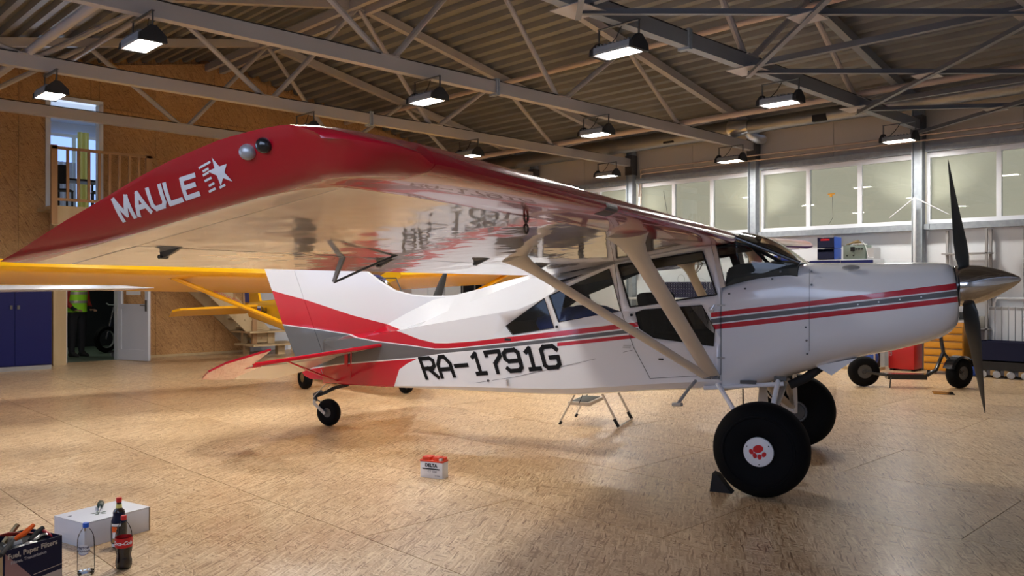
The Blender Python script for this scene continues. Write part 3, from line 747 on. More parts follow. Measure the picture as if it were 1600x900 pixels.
ob('cowl_flap',M['white'],plane,lambda b:prism(b,[(.30,.87),(.60,.94),(.42,.80),(.37,.83)],lambda x,z,d:A(x,d,z),-.2,.24),None)
ob('chin_scoop',M['white'],plane,lambda b:prism(b,[(1.06,1.09),(1.25,1.22),(1.245,1.16),(1.16,1.10)],lambda x,z,d:A(x,d,z),-.14,.14),None)
ob('exhaust_pipe',M['blackmatte'],plane,lambda b:tube(b,[A(.34,.12,.86),A(.22,.14,.76),A(.10,.16,.70)],.036,14))
# ---- glareshield, interior
ob('glareshield',M['glare'],plane,lambda b:loft(b,[[A(X,y,z) for y,z in ((-.47,z0-.12),(.47,z0-.12),(.48,z0-.05),(.42,z1-.01),(0,z1+.012),(-.42,z1-.01),(-.48,z0-.05))] for X,z0,z1 in ((-.345,1.54,1.58),(-.325,1.56,1.64),(-.27,1.60,1.668),(-.1,1.63,1.675),(.08,1.67,1.675),(.2,1.68,1.665))]))
ob('instrument_panel',M['interior'],plane,lambda b:box(b,-.335,-.325,-.46,.46,1.05,1.60),None)
ob('cabin_floor',M['interior'],plane,lambda b:box(b,-2.3,-.3,-.42,.42,.76,.78),None)
ob('firewall',M['interior'],plane,lambda b:box(b,-.1,-.09,-.48,.48,.80,1.5),None)
def seat(X,y):
    t=bpy.data.objects.new('cabin_seat',None); link(t,plane)
    ob('seat_cushion',M['seat'],t,lambda b:box(b,X-.22,X+.22,-y-.19,-y+.19,.98,1.10),None)
    bk=boxo('seat_back',M['seat'],t,-.05,.05,-.19,.19,0,.36,.03); bk.location=A(X-.25,y,1.08); bk.rotation_euler=(0,-.2,0)
for y in (-.25,.25): seat(-.72,y)
def bag(b):
    bmesh.ops.create_icosphere(b,subdivisions=3,radius=1)
    for v in b.verts:
        n=.12*math.sin(v.co.x*5+v.co.z*3)+.08*math.sin(v.co.y*9+v.co.x*4)
        v.co=Vector((v.co.x*.42*(1+n*.4)-1.72,v.co.y*.38*(1+n*.5),v.co.z*.15*(1+n)+1.16+.03*math.sin(v.co.x*3)))
tarp=ob('bundled_cloth',M['bluecloth'],None,bag,60); tarp.parent=None; tarp.matrix_world=Matrix.Identity(4)
tarp.location=plane.location; tarp.rotation_euler=plane.rotation_euler; tag(tarp,'blue cloth bundle lying behind the seats inside the aircraft cabin','cloth')
ob('headliner',M['interior'],plane,lambda b:prism(b,[(-1.85,1.50),(-1.3,1.63),(-.60,1.76),(-.30,1.80),(-.30,1.815),(-.60,1.775),(-1.3,1.645),(-1.85,1.515)],lambda x,z,d:A(x,d,z),-.48,.48),None)
ob('rear_bulkhead',M['interior'],plane,lambda b:box(b,-2.32,-2.30,-.38,.38,.6,1.16),None)
ob('cargo_deck',M['interior'],plane,lambda b:box(b,-2.3,-1.1,-.44,.44,1.0,1.02),None)
for s_ in (1,-1):
    ob('front_side_glass',M['glass'],plane,lambda b:thin(b,[A(-.404,s_*.53,1.79),A(-.402,s_*.534,1.72),A(-.335,s_*.534,1.487),A(.127,s_*.50,1.650),A(.235,s_*.49,1.664),A(-.25,s_*.50,1.862)]),None)
    ob('windscreen_post',M['blackgloss'],plane,lambda b:tube(b,[A(-.26,s_*.50,1.868),A(.22,s_*.492,1.666)],.014,8))
    ob('door_post',M['cream'],plane,lambda b:bar(b,A(-.345,s_*.53,1.48),A(-.418,s_*.528,1.80),.03,.035),None)
# cabin cross tubes seen through the glass
for p,q in ((A(-.30,-.45,1.84),A(-.05,-.42,1.58)),(A(-.30,.0,1.86),A(.1,.0,1.64)),(A(-.30,-.47,1.85),A(-.30,.47,1.85))):
    ob('cabin_tube',M['blackmatte'],plane,lambda b:tube(b,[p,q],.014,6))
# windscreen
def wsp(t,c):
    s_=1 if c>=0 else -1; e=(-.25+.47*t,.50-.008*t,1.866-.202*t); m=(-.255+.475*t,0,1.935-.262*t+.048*math.sin(PI*t))
    k=1-abs(c)**2.4
    return A(e[0]+(m[0]-e[0])*k,e[1]*c,e[2]+(m[2]-e[2])*k)
def ws(b,t0,t1):
    R_=[[b.verts.new(wsp(t0+(t1-t0)*i/8,j/10-1)) for j in range(21)] for i in range(9)]
    for a,c in zip(R_,R_[1:]):
        for k in range(20): b.faces.new((a[k],a[k+1],c[k+1],c[k]))
ob('windscreen',M['screen'],plane,lambda b:ws(b,.34,1),80)
ob('windscreen_sunband',M['smoke'],plane,lambda b:ws(b,0,.34),80)
ob('windscreen_trim',M['alu'],plane,lambda b:tube(b,[wsp(1,-1+j/8) for j in range(17)],.006,6))
# ---- wings
UPq=[(0,1.852),(.004,1.868),(.012,1.880),(.03,1.900),(.06,1.917),(.127,1.932),(.213,1.942),(.348,1.948),(.428,1.944),(.52,1.934),(.596,1.922),(.685,1.901),(.822,1.868),(.945,1.826),(1.116,1.762),(1.25,1.717),(1.291,1.701),(1.445,1.641),(1.576,1.588),(1.61,1.581)]
LOq=[(0,1.852),(.004,1.844),(.012,1.838),(.03,1.830),(.06,1.822),(.127,1.813),(.21,1.808),(.315,1.804),(.44,1.782),(.66,1.743),(.97,1.689),(1.21,1.646),(1.25,1.639),(1.40,1.614),(1.61,1.577)]
QS=[0,.004,.012,.03,.06,.09,.127,.17,.21,.26,.315,.38,.44,.55,.66,.80,.97,1.1,1.21,1.25]
QT=[1.258,1.30,1.40,1.50,1.61]
def xle(Y):
    T=[(0,-.25),(4.88,-.25),(5.0,-.262),(5.1,-.292),(5.17,-.335),(5.22,-.39),(5.25,-.46)]
    return interp(T,Y)
def wsec(Y,s,qs,Yr=None):
    """closed section at span station Y: upper LE->TE, then lower TE->LE"""
    xl=xle(Y); xt=-1.86; sc=(xl-xt)/1.61
    g=0
    if Y>5.12: g=min(1,((Y-5.12)/.13))**2
    up=[];lo=[]
    for q in qs:
        X=xl-q*sc; qq=-.25-X if Y>5.0 else q
        zu=interp(UPq,max(qq,q*.999)); zl=interp(LOq,max(qq,q*.999))
        if Y>5.0:
            # nose of the tip keeps a round front
            k=min(1,q/.12)**.5; zm=1.852+ (interp(UPq,-.25-xl)-1.852)*.55
            zu=zm+(interp(UPq,-.25-X)-zm)*k; zl=zm+(interp(LOq,-.25-X)-zm)*k
        zl=zl+(zu-zl)*g*.985
        e_=(Y-.52)*.040 if s<0 else 0
        up.append(A(X,s*Y,zu+e_)); lo.append(A(X,s*Y,zl+e_))
    if qs[0]==0: return up+lo[::-1][:-1]
    return up+lo[::-1]
WM=[M['wingwhite'],M['wingred'],M['cream']]
def wing(s):
    wg=bpy.data.objects.new('wing',None); link(wg,plane)
    wlow=lambda X,Y=0:1.58+.176*(X+1.86)+(.12 if s<0 else 0)
    def colour(bm,yr):
        bmesh.ops.recalc_face_normals(bm,faces=bm.faces)
        low=lambda c:True
        corner=[(-.566,4.70),(-.580,4.92),(-.603,5.02),(-.65,5.085),(-.73,5.115),(-.80,5.13)]
        arc=[(x,-s*y) for x,y in corner]
        # everything forward of X=-.565 or outboard of Y 5.13 is red
        if yr[1]>4.7:
            for p,q in zip(arc,arc[1:]):
                poly=[p,q,(q[0],-s*5.3),(p[0],-s*5.3)] if s<0 else [p,q,(q[0],-s*5.3),(p[0],-s*5.3)]
                for f in cut(bm,poly,(0,1)): f.material_index=1
            for f in cut(bm,[(-.8,-s*5.128),(-1.9,-s*5.128),(-1.9,-s*5.4),(-.8,-s*5.4)],(0,1)): f.material_index=1
        for f in cut(bm,[(-.566,0),(-.1,0),(-.1,-s*5.4),(-.566,-s*5.4)],(0,1)): f.material_index=1
    bm=bmesh.new(); loft(bm,[wsec(y,s,QS) for y in (.52,1.5,2.5,3.5,4.2,4.70,4.90,4.98)])
    colour(bm,(.5,4.98)); finish('wing_panel',bm,WM,wg,30,recalc=False)
    bm=bmesh.new(); loft(bm,[wsec(y,s,QS+QT) for y in (4.984,5.0,5.04,5.08,5.12,5.14,5.16,5.18,5.20,5.22,5.235,5.245,5.25)])
    colour(bm,(4.98,5.25)); finish('wing_tip',bm,WM,wg,30,recalc=False)
    for nm,a,b_ in (('aileron',2.66,4.975),('flap',.66,2.65)):
        bm=bmesh.new(); loft(bm,[wsec(y,s,QT) for y in (a,(a+b_)/2,b_)]); finish(nm,bm,WM,wg,30)
    # flush root filler
    bm=bmesh.new(); loft(bm,[wsec(y,s,QT) for y in (.52,.655)]); finish('wing_root_fillet',bm,WM,wg,30)
    # small fittings
    for X,Y in ((-1.54,4.80),(-1.56,3.36),(-1.42,2.53),(-1.46,1.49)):
        def h(b):
            z=wlow(X); prism(b,[(X+.06,z+.005),(X-.05,z-.012),(X-.045,z-.034),(X-.018,z-.03)],lambda x,zz,d:A(x,s*Y+d,zz),-.007,.007)
            tube(b,[A(X-.04,s*Y-.02,z-.03),A(X-.04,s*Y+.02,z-.03)],.008,6)
        ob('hinge_bracket',M['darkmetal'],wg,h)
    def horn(b):
        z=wlow(-1.54); prism(b,[(-1.53,z+.0),(-1.558,z-.0),(-1.607,z-.12),(-1.592,z-.125)],lambda x,zz,d:A(x,s*3.745+d,zz),-.007,.007)
    ob('aileron_horn',M['silver'],wg,horn)
    ob('aileron_pushrod',M['darkmetal'],wg,lambda b:tube(b,[A(-1.60,s*3.745,wlow(-1.54)-.125),A(-1.50,s*3.62,wlow(-1.5)-.06),A(-1.42,s*3.45,wlow(-1.42))],.006,6))
    def cleat(b):
        z=wlow(-.54)-.01
        for dz in (.012,-.036): 
            tube(b,[A(-.54,s*3.755+.019*math.cos(a*PI/6),z-dz*-1+.019*math.sin(a*PI/6)-.02) for a in range(13)],.006,6)
    ob('tie_down_ring',M['redtrans'] if False else M['darkmetal'],wg,cleat)
    for X,dy in ((-.741,0),(-.679,0)):
        pass
    for X,Z,mm in ((-.741,1.885,'radio'),(-.679,1.900,'greenlens')):
        Y=s*5.232
        def nl(b):
            bmesh.ops.create_uvsphere(b,u_segments=16,v_segments=10,radius=.024,matrix=Matrix.Translation(A(X,Y,Z))@Matrix.Diagonal((1.1,1,1,1)))
        ob('navigation_light',M['blackgloss'] if mm=='greenlens' else M['silver'],wg,nl,60)
    # seam line of the tip and dots of fasteners underneath
    ob('panel_seam',M['seam'],wg,lambda b:tube(b,[A(X,s*3.40,wlow(X)-.0012) for X in (-.565,-.9,-1.2,-1.49)],.0015,4),None)
    ob('flap_gap',M['seam'],wg,lambda b:tube(b,[A(-1.504,s*.66,wlow(-1.504)-.001),A(-1.504,s*4.97,wlow(-1.504)-.001)],.003,4),None)
    def scr(b):
        for k in range(24):
            X=-.62-.035*k; tube(b,[A(X,s*(4.9-.012*(k%3)),wlow(X)+.002),A(X,s*(4.9-.012*(k%3)),wlow(X)-.0025)],.0035,5)
        for k in range(9):
            X=-1.53-.035*k; tube(b,[A(X,s*4.6,wlow(X)+.002),A(X,s*4.6,wlow(X)-.002)],.0035,5)
    o=ob('skin_screws',M['darkmetal'],wg,scr,None); o['kind']='stuff'
    return wg
wR=wing(1); wL=wing(-1)
ob('landing_light_lens',M['darkmetal'],wR,lambda b:loft(b,[[A(-.25-q*1.0,y,z+(.0015 if z>1.852 else -.0015)) for q,z in ((.06,1.822),(.03,1.830),(.004,1.844),(-.0015,1.852),(.004,1.868),(.03,1.893),(.06,1.908),(.127,1.928))] for y in (3.36,3.52)],closed=False,caps=False))
# cabin roof between the wings
def roof(b):
    secs=[]
    for y in (-.52,-.3,0,.3,.52):
        secs.append([A(-.25-q,y,interp(UPq,q)-.001) for q in QS+QT]+[A(-.25-q,y,interp(UPq,q)-.016) for q in (QS+QT)[::-1]])
    loft(b,secs); 
    for f in b.faces:
        f.material_index=1 if f.calc_center_median().x>-.62 else 0
ob('cabin_roof',[M['white'],M['smoke']],plane,roof)
ob('roof_antenna',M['blackmatte'],plane,lambda b:(tube(b,[A(-.9,0,1.88),A(-.9,0,1.91)],.012,8),tube(b,[A(-.9,0,1.91),A(-.97,0,2.32)],.002,5)))
# ---- wing struts
def strut(b,p,q,ch,th,n=16):
    p,q=Vector(p),Vector(q); L_=(q-p).length; d=(q-p).normalized(); c=Vector((1,0,0)); c=(c-d*c.dot(d)).normalized(); t=d.cross(c)
    secs=[]
    for f,k,kt in ((0,1,1),(.5,1,1),(.82,1,1),(.90,1.12,1),(.95,1.45,1.1),(.985,2.0,1.25),(1.01,2.5,1.4)):
        o=p+d*L_*f
        secs.append([o+c*math.cos(2*PI*i/n)*ch/2*k+t*math.sin(2*PI*i/n)*th/2*kt for i in range(n)])
    loft(b,secs)
for s_ in (1,-1):
    ob('front_strut',M['cream'],plane,lambda b:strut(b,A(-.42,s_*.60,.80),A(-.56,s_*2.30,1.80+(.07 if s_<0 else 0)),.125,.05))
    ob('rear_strut',M['cream'],plane,lambda b:strut(b,A(-.47,s_*.60,.79),A(-1.33,s_*2.24,1.675+(.07 if s_<0 else 0)),.095,.045))
    ob('strut_fitting',M['darkmetal'],plane,lambda b:(bar(b,A(-.40,s_*.50,.765),A(-.40,s_*.63,.80),.06,.03),bar(b,A(-.47,s_*.50,.765),A(-.46,s_*.62,.79),.05,.03)))
# ---- landing gear
for s_ in (1,-1):
    axl=A(.02,s_*.86,.34)
    def g1(b): tube(b,[A(.06,s_*.46,.79),A(.03,s_*.78,.44),axl],.019,10)
    def g2(b): tube(b,[A(-.40,s_*.50,.73),A(-.12,s_*.80,.42),axl],.019,10)
    ob('gear_tube',M['white'],plane,g1); ob('gear_tube',M['white'],plane,g2)
    def leg(b):
        p,q=A(-.12,s_*.06,.67),A(.0,s_*.84,.38); d=(q-p).normalized(); c=Vector((1,0,0)); c=(c-d*c.dot(d)).normalized(); t=d.cross(c)
        loft(b,[[o+c*w*.5*math.cos(a*PI/6)+t*.016*math.sin(a*PI/6) for a in range(12)] for o,w in ((p,.06),(p.lerp(q,.5),.09),(q,.07))])
    ob('gear_leg',M['cream'],plane,leg)
    ob('shock_strut',M['silver'],plane,lambda b:(tube(b,[A(.05,s_*.12,.70),A(.03,s_*.42,.56)],.028,12),tube(b,[A(.03,s_*.42,.56),A(.01,s_*.70,.44)],.018,10)))
    ob('brake_hose',M['blackmatte'],plane,lambda b:tube(b,[A(-.22,s_*.40,.68),A(-.2,s_*.50,.60),A(-.17,s_*.66,.50),A(-.1,s_*.8,.40)],.006,6))
    ob('step_rail',M['white'],plane,lambda b:tube(b,[A(-.50,s_*.52,.685),A(.10,s_*.48,.745)],.018,8))
    ob('gear_bracket',M['darkmetal'],plane,lambda b:box(b,-.22,-.10,-s_*.5-.02,-s_*.5+.02,.735,.76))
    ob('gear_bracket',M['darkmetal'],plane,lambda b:box(b,.03,.12,-s_*.47-.025,-s_*.47+.025,.77,.80))
    # wheel
    wh=bpy.data.objects.new('main_wheel',None); link(wh,plane); wh.location=A(.02,s_*1.01,.336)
    Mx=Matrix.Rotation(PI/2*(1 if s_>0 else -1),4,'X')
    prof=[(.095,-.105),(.13,-.125),(.20,-.138),(.26,-.132),(.31,-.10),(.33,-.055),(.336,0),(.33,.055),(.31,.10),(.26,.132),(.20,.138),(.13,.125),(.095,.105)]
    ob('tyre',M['black'],wh,lambda b:lathe(b,prof,56,Mx,close=True),50)
    ob('tyre_bead',M['black'],wh,lambda b:lathe(b,[(.235,.1365),(.24,.142),(.25,.140),(.252,.132)],56,Mx))
    ob('wheel_hub',M['silver'],wh,lambda b:lathe(b,[(0,-.10),(.05,-.10),(.05,-.08),(.095,-.095),(.10,-.11),(.10,.11),(.03,.12),(0,.12)],28,Mx))
    cap=ob('hub_cap',M['label'],wh,lambda b:lathe(b,[(.104,.118),(.101,.130),(.08,.135),(0,.137)],40,Mx))
    cap['label']='white hub cap disc with a red paw print'
    def paw(b):
        def blob(cx,cz,rx,rz,rot=0):
            vs=[]
            for k in range(20):
                a=2*PI*k/20; x=rx*math.cos(a); y=rz*math.sin(a); vs.append(b.verts.new(Mx@Vector((cx+x*math.cos(rot)-y*math.sin(rot),cz+x*math.sin(rot)+y*math.cos(rot),.1385))))
            b.faces.new(vs)
        # toes underneath, pad above, as the cap happens to be turned
        blob(.0,.024,.036,.027,.3)
        for cx,cz,r1 in ((-.046,.002,.5),(-.022,-.024,.2),(.010,-.030,-.1),(.040,-.012,-.5)): blob(cx,cz,.0145,.019,r1)
    ob('paw_print',M['colared'],wh,paw,None)
    if s_<0: ob('brake_disc',M['darkmetal'],wh,lambda b:lathe(b,[(0,-.125),(.075,-.125),(.08,-.12),(.08,-.11)],28,Mx))
    for k in range(3):
        a=2*PI*k/3+.6
        ob('cap_screw',M['blackmatte'],wh,lambda b:lathe(b,[(.004,.134),(.004,.139),(0,.139)],8,Mx@Matrix.Translation((.085*math.cos(a),.085*math.sin(a),0))),None)
ob('foot_step',M['silver'],plane,lambda b:(tube(b,[A(-.53,.46,.79),A(-.60,.62,.68),A(-.66,.72,.57)],.014,8),tube(b,[A(-.70,.70,.565),A(-.62,.74,.575)],.016,8)))
# ---- propeller and spinner
hub=A(1.345,0,1.497); ax=A(math.cos(math.radians(7.3)),0,math.sin(math.radians(7.3)))
sp=bpy.data.objects.new('propeller',None); link(sp,plane)
Mh=Matrix.Translation(hub)@ax.to_track_quat('Z','Y').to_matrix().to_4x4()
ob('spinner',M['chrome'],sp,lambda b:lathe(b,[(0,-.062),(.150,-.062),(.152,-.055),(.152,-.03),(.148,.03),(.135,.10),(.112,.17),(.082,.24),(.048,.305),(.02,.345),(0,.358)],48,Mh))
ob('spinner_backplate',M['darkmetal'],sp,lambda b:lathe(b,[(0,-.074),(.145,-.074),(.153,-.072),(.153,-.063),(0,-.063)],48,Mh))
def blade(b,sg):
    up=Mh.to_3x3()@Vector((0,1,0)); upv=up if up.z>0 else -up
    fwd=ax.normalized(); side=upv.cross(fwd)
    secs=[]
    for f,ch,th,pt in ((.10,.07,.06,60),(.14,.085,.045,52),(.22,.14,.024,44),(.34,.165,.017,36),(.5,.155,.013,28),(.68,.125,.010,22),(.84,.085,.007,18),(.95,.045,.005,16),(1.0,.010,.003,15)):
        o=hub+upv*sg*f*.955
        a=math.radians(pt); c=(side*math.cos(a)*sg+fwd*math.sin(a)); t=c.cross(upv)
        secs.append([o+c*ch/2*math.cos(k*PI/8)+t*th/2*math.sin(k*PI/8) for k in range(16)])
    loft(b,secs)
    n=len(secs)
for sg in (1,-1):
    bl=ob('propeller_blade',M['blade'],sp,lambda b:blade(b,sg),40)
# ---- fin and rudder
def plate(b,poly,t,edge=.0):
    prism(b,poly,lambda x,z,d:A(x,d,z),-t,t)
hz=lambda z:-4.558-(z-.494)*.4333 # hinge line x
def hinge(z): return -4.558-(z-.494)*(5.074-4.558)/(1.674-.494)
finp=[(hinge(.52)+.004,.52),(-3.9,.60),(-3.05,1.0),(-3.05,1.378),(-3.15,1.374),(-3.3,1.372),(-3.42,1.373),(-3.525,1.381),(-3.64,1.399),(-3.765,1.428),(-3.95,1.52),(-4.201,1.68),(-4.45,1.83),(-4.62,1.92),(-4.80,1.98),(-4.98,2.01),(hinge(2.01)+.004,2.01)]
bm=bmesh.new(); plate(bm,finp,.020); bmesh.ops.recalc_face_normals(bm,faces=bm.faces); paint(bm,(-5.7,-3)); finish('fin',bm,PM,plane,30,recalc=False)
rud=[(hinge(.48)-.004,.48),(hinge(2.01)-.004,2.01),(-5.50,2.01),(-5.60,1.95),(-5.57,1.84),(-5.488,1.678),(-5.377,1.429),(-5.227,1.064),(-4.99,.597),(-4.93,.52),(-4.85,.49)]
bm=bmesh.new(); plate(bm,rud,.017); bmesh.ops.recalc_face_normals(bm,faces=bm.faces); paint(bm,(-5.7,-3)); finish('rudder',bm,PM,plane,30,recalc=False)
ob('fin_edge',M['white'],plane,lambda b:tube(b,[A(x,0,z) for x,z in finp[3:16]],.021,8))
# ---- tailplane
for s_ in (1,-1):
    stt=bpy.data.objects.new('tailplane',None); link(stt,plane)
    def stab(b):
        f=lambda x,y,d:A(x,s_*y,.905-(-3.76-x)*.215+(y-.1)*.0+d)
        prism(b,[(-3.76,.09),(-4.35,1.40),(-4.42,1.40),(-4.42,.06)],f,-.012,.012)
    ob('stabilizer',M['cream'],stt,stab,None)
    ob('leading_edge',M['red'],stt,lambda b:tube(b,[A(-3.755,s_*.10,.906),A(-4.35,s_*1.40,.905-(.59)*.215)],.02,8))
    ef=lambda x,y,d:A(x,s_*y,.79+.39*(x+4.33)+d)
    bm=bmesh.new(); prism(bm,[(-4.43,.10),(-4.43,1.20),(-4.66,1.20+.06),(-4.76,1.20),(-4.98,.43),(-4.85,.12)],ef,-.01,.01); finish('elevator',bm,M['cream'],stt,None)
    bm=bmesh.new(); prism(bm,[(-4.43,1.203),(-4.43,1.42),(-4.35,1.42),(-3.92,1.64),(-4.02,1.73),(-4.19,1.88),(-4.40,1.87),(-4.61,1.74),(-4.72,1.42),(-4.763,1.21),(-4.66,1.263)],ef,-.01,.01); finish('elevator_horn',bm,M['red'],stt,None)
    ob('tail_brace',M['red'],stt,lambda b:tube(b,[A(-4.22,s_*1.12,.80),A(-4.42,s_*.08,.49)],.010,8,flat=1.6))
    ob('tail_brace',M['red'],stt,lambda b:tube(b,[A(-3.98,s_*.45,.85),A(-4.25,s_*.10,.50)],.007,6))
    ob('tail_fairing',M['red'],stt,lambda b:(box(b,-4.28,-4.24,-s_*.16-.004,-s_*.16+.004,.66,.83)))
# ---- tail wheel
tw=bpy.data.objects.new('tail_wheel',None); link(tw,plane)
ob('leaf_spring',M['blackmatte'],tw,lambda b:[bar(b,A(p[0],0,p[1]-k*.012),A(q[0],0,q[1]-k*.012),.035,.010) for k in range(3) for p,q in (((-4.36,.462),(-4.53,.42)),((-4.53,.42),(-4.68,.352)),((-4.68,.352),(-4.79,.315)))])
ob('pivot',M['darkmetal'],tw,lambda b:(tube(b,[A(-4.80,0,.335),A(-4.785,0,.25)],.022,12),bar(b,A(-4.80,0,.325),A(-4.72,0,.36),.06,.02)))
for s_ in (1,-1): ob('fork_arm',M['silver'],tw,lambda b:(bar(b,A(-4.79,s_*.02,.265),A(-4.76,s_*.055,.235),.03,.012),bar(b,A(-4.765,s_*.058,.24),A(-4.62,s_*.058,.138),.008,.035)))
ob('axle',M['alu'],tw,lambda b:tube(b,[A(-4.62,-.07,.143),A(-4.62,.07,.143)],.010,8))
MT=Matrix.Translation(A(-4.61,0,.143))@Matrix.Rotation(PI/2,4,'X')
ob('tyre',M['black'],tw,lambda b:lathe(b,[(.05,-.035),(.10,-.048),(.13,-.038),(.143,-.015),(.143,.015),(.13,.038),(.10,.048),(.05,.035)],32,MT,close=True),50)
ob('wheel_hub',M['darkmetal'],tw,lambda b:lathe(b,[(0,-.03),(.05,-.034),(.05,.034),(0,.03)],20,MT))
for s_ in (1,-1): ob('steering_spring',M['alu'],tw,lambda b:tube(b,[A(-4.77,s_*.06,.30),A(-4.6,s_*.05,.46),A(-4.7,s_*.02,.60)],.004,5))
# ---- lettering on the red wing tip
def tipY(X,Z):
    zl=interp(LOq[::1],-.25-X); zu=interp(UPq,-.25-X); f=max(0,min(1,(Z-zl)/(zu-zl))); return 5.12+.13*f**.5
def onTip(X,Z,e=.003): return A(X,tipY(X,Z)+e,Z-.0)
LG={'M':[[(0,0),(0,1),(.4,.15),(.8,1),(.8,0)]],'A':[[(0,0),(.4,1),(.8,0)],[(.14,.3),(.66,.3)]],'U':[[(0,1),(0,.18),(.14,0),(.66,0),(.8,.18),(.8,1)]],'L':[[(0,1),(0,0),(.75,0)]],'E':[[(.78,1),(0,1),(0,0),(.78,0)],[(0,.52),(.7,.52)]]}
G2=dict(G); G.update(LG)
bl_,br_,tl_,tr_=(-1.313,1.702),(-.977,1.772),(-1.300,1.776),(-.961,1.838)
lo_=bpy.data.objects.new('wing_lettering',None); link(lo_,wR)
for i,ch in enumerate('MAULE'):
    qs=strokes(ch,.075,.0715,.052,.0152)
    def f(b):
        for k,q in enumerate(qs):
            # split long strokes so they follow the curved skin
            a,b2,c,d=q
            for m in range(6):
                t0,t1=m/6,(m+1)/6
                quad=[(a[0]+(b2[0]-a[0])*t0,a[1]+(b2[1]-a[1])*t0),(a[0]+(b2[0]-a[0])*t1,a[1]+(b2[1]-a[1])*t1),(d[0]+(c[0]-d[0])*t1,d[1]+(c[1]-d[1])*t1),(d[0]+(c[0]-d[0])*t0,d[1]+(c[1]-d[1])*t0)]
                pts=[]
                for x,y in quad:
                    s0=(x+.006+i*.0715)/.345; t_=y/.075
                    X=(bl_[0]+(br_[0]-bl_[0])*s0)*(1-t_)+(tl_[0]+(tr_[0]-tl_[0])*s0)*t_; Z=(bl_[1]+(br_[1]-bl_[1])*s0)*(1-t_)+(tl_[1]+(tr_[1]-tl_[1])*s0)*t_
                    pts.append(onTip(X,Z,.003+.0003*k))
                b.faces.new([b.verts.new(p) for p in pts])
    ob('wing_letter',M['line'],lo_,f,None)
G=G2
def star(b):
    c=(-.866,1.836); R1,R2=.042,.017
    P=[]
    for k in range(10):
        r=R1 if k%2==0 else R2; a=PI/2+.22+k*PI/5; P.append((c[0]+r*math.cos(a),c[1]+r*math.sin(a)))
    cv=b.verts.new(onTip(c[0],c[1],.004)); vs=[b.verts.new(onTip(x,z,.004)) for x,z in P]
    for k in range(10): b.faces.new((cv,vs[k],vs[(k+1)%10]))
ob('star_emblem',M['line'],lo_,star,None)
def streaks(b):
    for (x0,z0),(x1,z1) in (((-.935,1.850),(-.885,1.866)),((-.925,1.84),(-.90,1.848)),((-.930,1.829),(-.905,1.837)),((-.932,1.813),(-.902,1.822)),((-.925,1.799),(-.90,1.807)),((-.935,1.783),(-.905,1.792)),((-.89,1.793),(-.865,1.801))):
        n=3.0e-3
        vs=[b.verts.new(onTip(x,z,.004)) for x,z in ((x0,z0-n),(x1,z1-n),(x1,z1+n),(x0,z0+n))]; b.faces.new(vs)
o=ob('speed_streaks',M['line'],lo_,streaks,None)
# ============================================================ THE YELLOW AIRCRAFT BEHIND
yp=empty('airplane',(7.10,10.60,0),math.radians(-97),'yellow high-wing light aircraft standing behind the white one','airplane')
def ysec(Y,xl,c,zl,th,tilt):
    """aerofoil section ring, xl = leading edge, chord c"""
    up=[(0,.0),(.02,.30),(.08,.55),(.2,.78),(.4,.72),(.7,.42),(1,.02)]; lo=[(.7,-.12),(.4,-.2),(.2,-.24),(.08,-.24),(.02,-.18)]
    return [A(xl-q*c,Y,zl-q*c*tilt+h*th) for q,h in up+lo]
for s_ in (1,-1):
    w_=bpy.data.objects.new('wing',None); link(w_,yp)
    rise=lambda Y:(Y*(.020 if s_>0 else .050))
    bm=bmesh.new(); loft(bm,[ysec(s_*Y,.42-(.0 if Y<4.7 else (Y-4.7)*.9),1.42,1.625+rise(Y),.185,.195) for Y in (.50,1.5,3,4.5,4.8,5.0)]); finish('wing_panel',bm,[M['yellow']],w_,40)
    def fl(b): loft(b,[[A(-.645,s_*Y,1.452+rise(Y)+.028),A(-1.0,s_*Y,1.392+rise(Y)+.006),A(-1.0,s_*Y,1.392+rise(Y)),A(-.645,s_*Y,1.452+rise(Y)-.022)] for Y in (.6,4.6)])
    ob('flap_gap',M['seam'],w_,lambda b:tube(b,[A(-.62,s_*.6,1.435+rise(.6)),A(-.62,s_*4.6,1.435+rise(4.6))],.006,5),None)
    ob('wing_strut',M['yellow'],yp,lambda b:tube(b,[A(.05,s_*.42,.62),A(.12,s_*2.75,1.545+rise(2.7))],.032,10,flat=1.5))
    ob('strut_fitting',M['darkmetal'],yp,lambda b:box(b,.07,.17,-s_*2.76-.04,-s_*2.76+.04,1.53+rise(2.7),1.58+rise(2.7)))
    def gl(b):
        p,q=A(.15,s_*.35,.55),A(.10,s_*.86,.19); tube(b,[p,q],.035,8)
    ob('gear_leg',M['yellow'],yp,gl)
    wh=bpy.data.objects.new('main_wheel',None); link(wh,yp); wh.location=A(.10,s_*.90,.165)
    R_=Matrix.Rotation(PI/2,4,'X')
    ob('tyre',M['black'],wh,lambda b:lathe(b,[(.07,-.05),(.12,-.065),(.155,-.05),(.165,-.02),(.165,.02),(.155,.05),(.12,.065),(.07,.05)],28,R_,close=True),50)
    ob('wheel_hub',M['brass'],wh,lambda b:lathe(b,[(0,-.045),(.035,-.05),(.075,-.045),(.075,.045),(.035,.05),(0,.045)],20,R_))
    for k,Y in enumerate((1.1,2.3,3.5)): ob('hinge_bracket',M['darkmetal'],w_,lambda b:box(b,-.66,-.63,-s_*Y-.01,-s_*Y+.01,1.40+rise(Y),1.45+rise(Y)),None)
    ob('stabilizer',M['yellow'],yp,lambda b:prism(b,[(-3.95,.05),(-4.2,1.45),(-4.35,1.55),(-4.75,1.50),(-4.62,.10)],lambda x,y,d:A(x,s_*y,1.03+d+(x+4.3)*.24),-.02,.02))
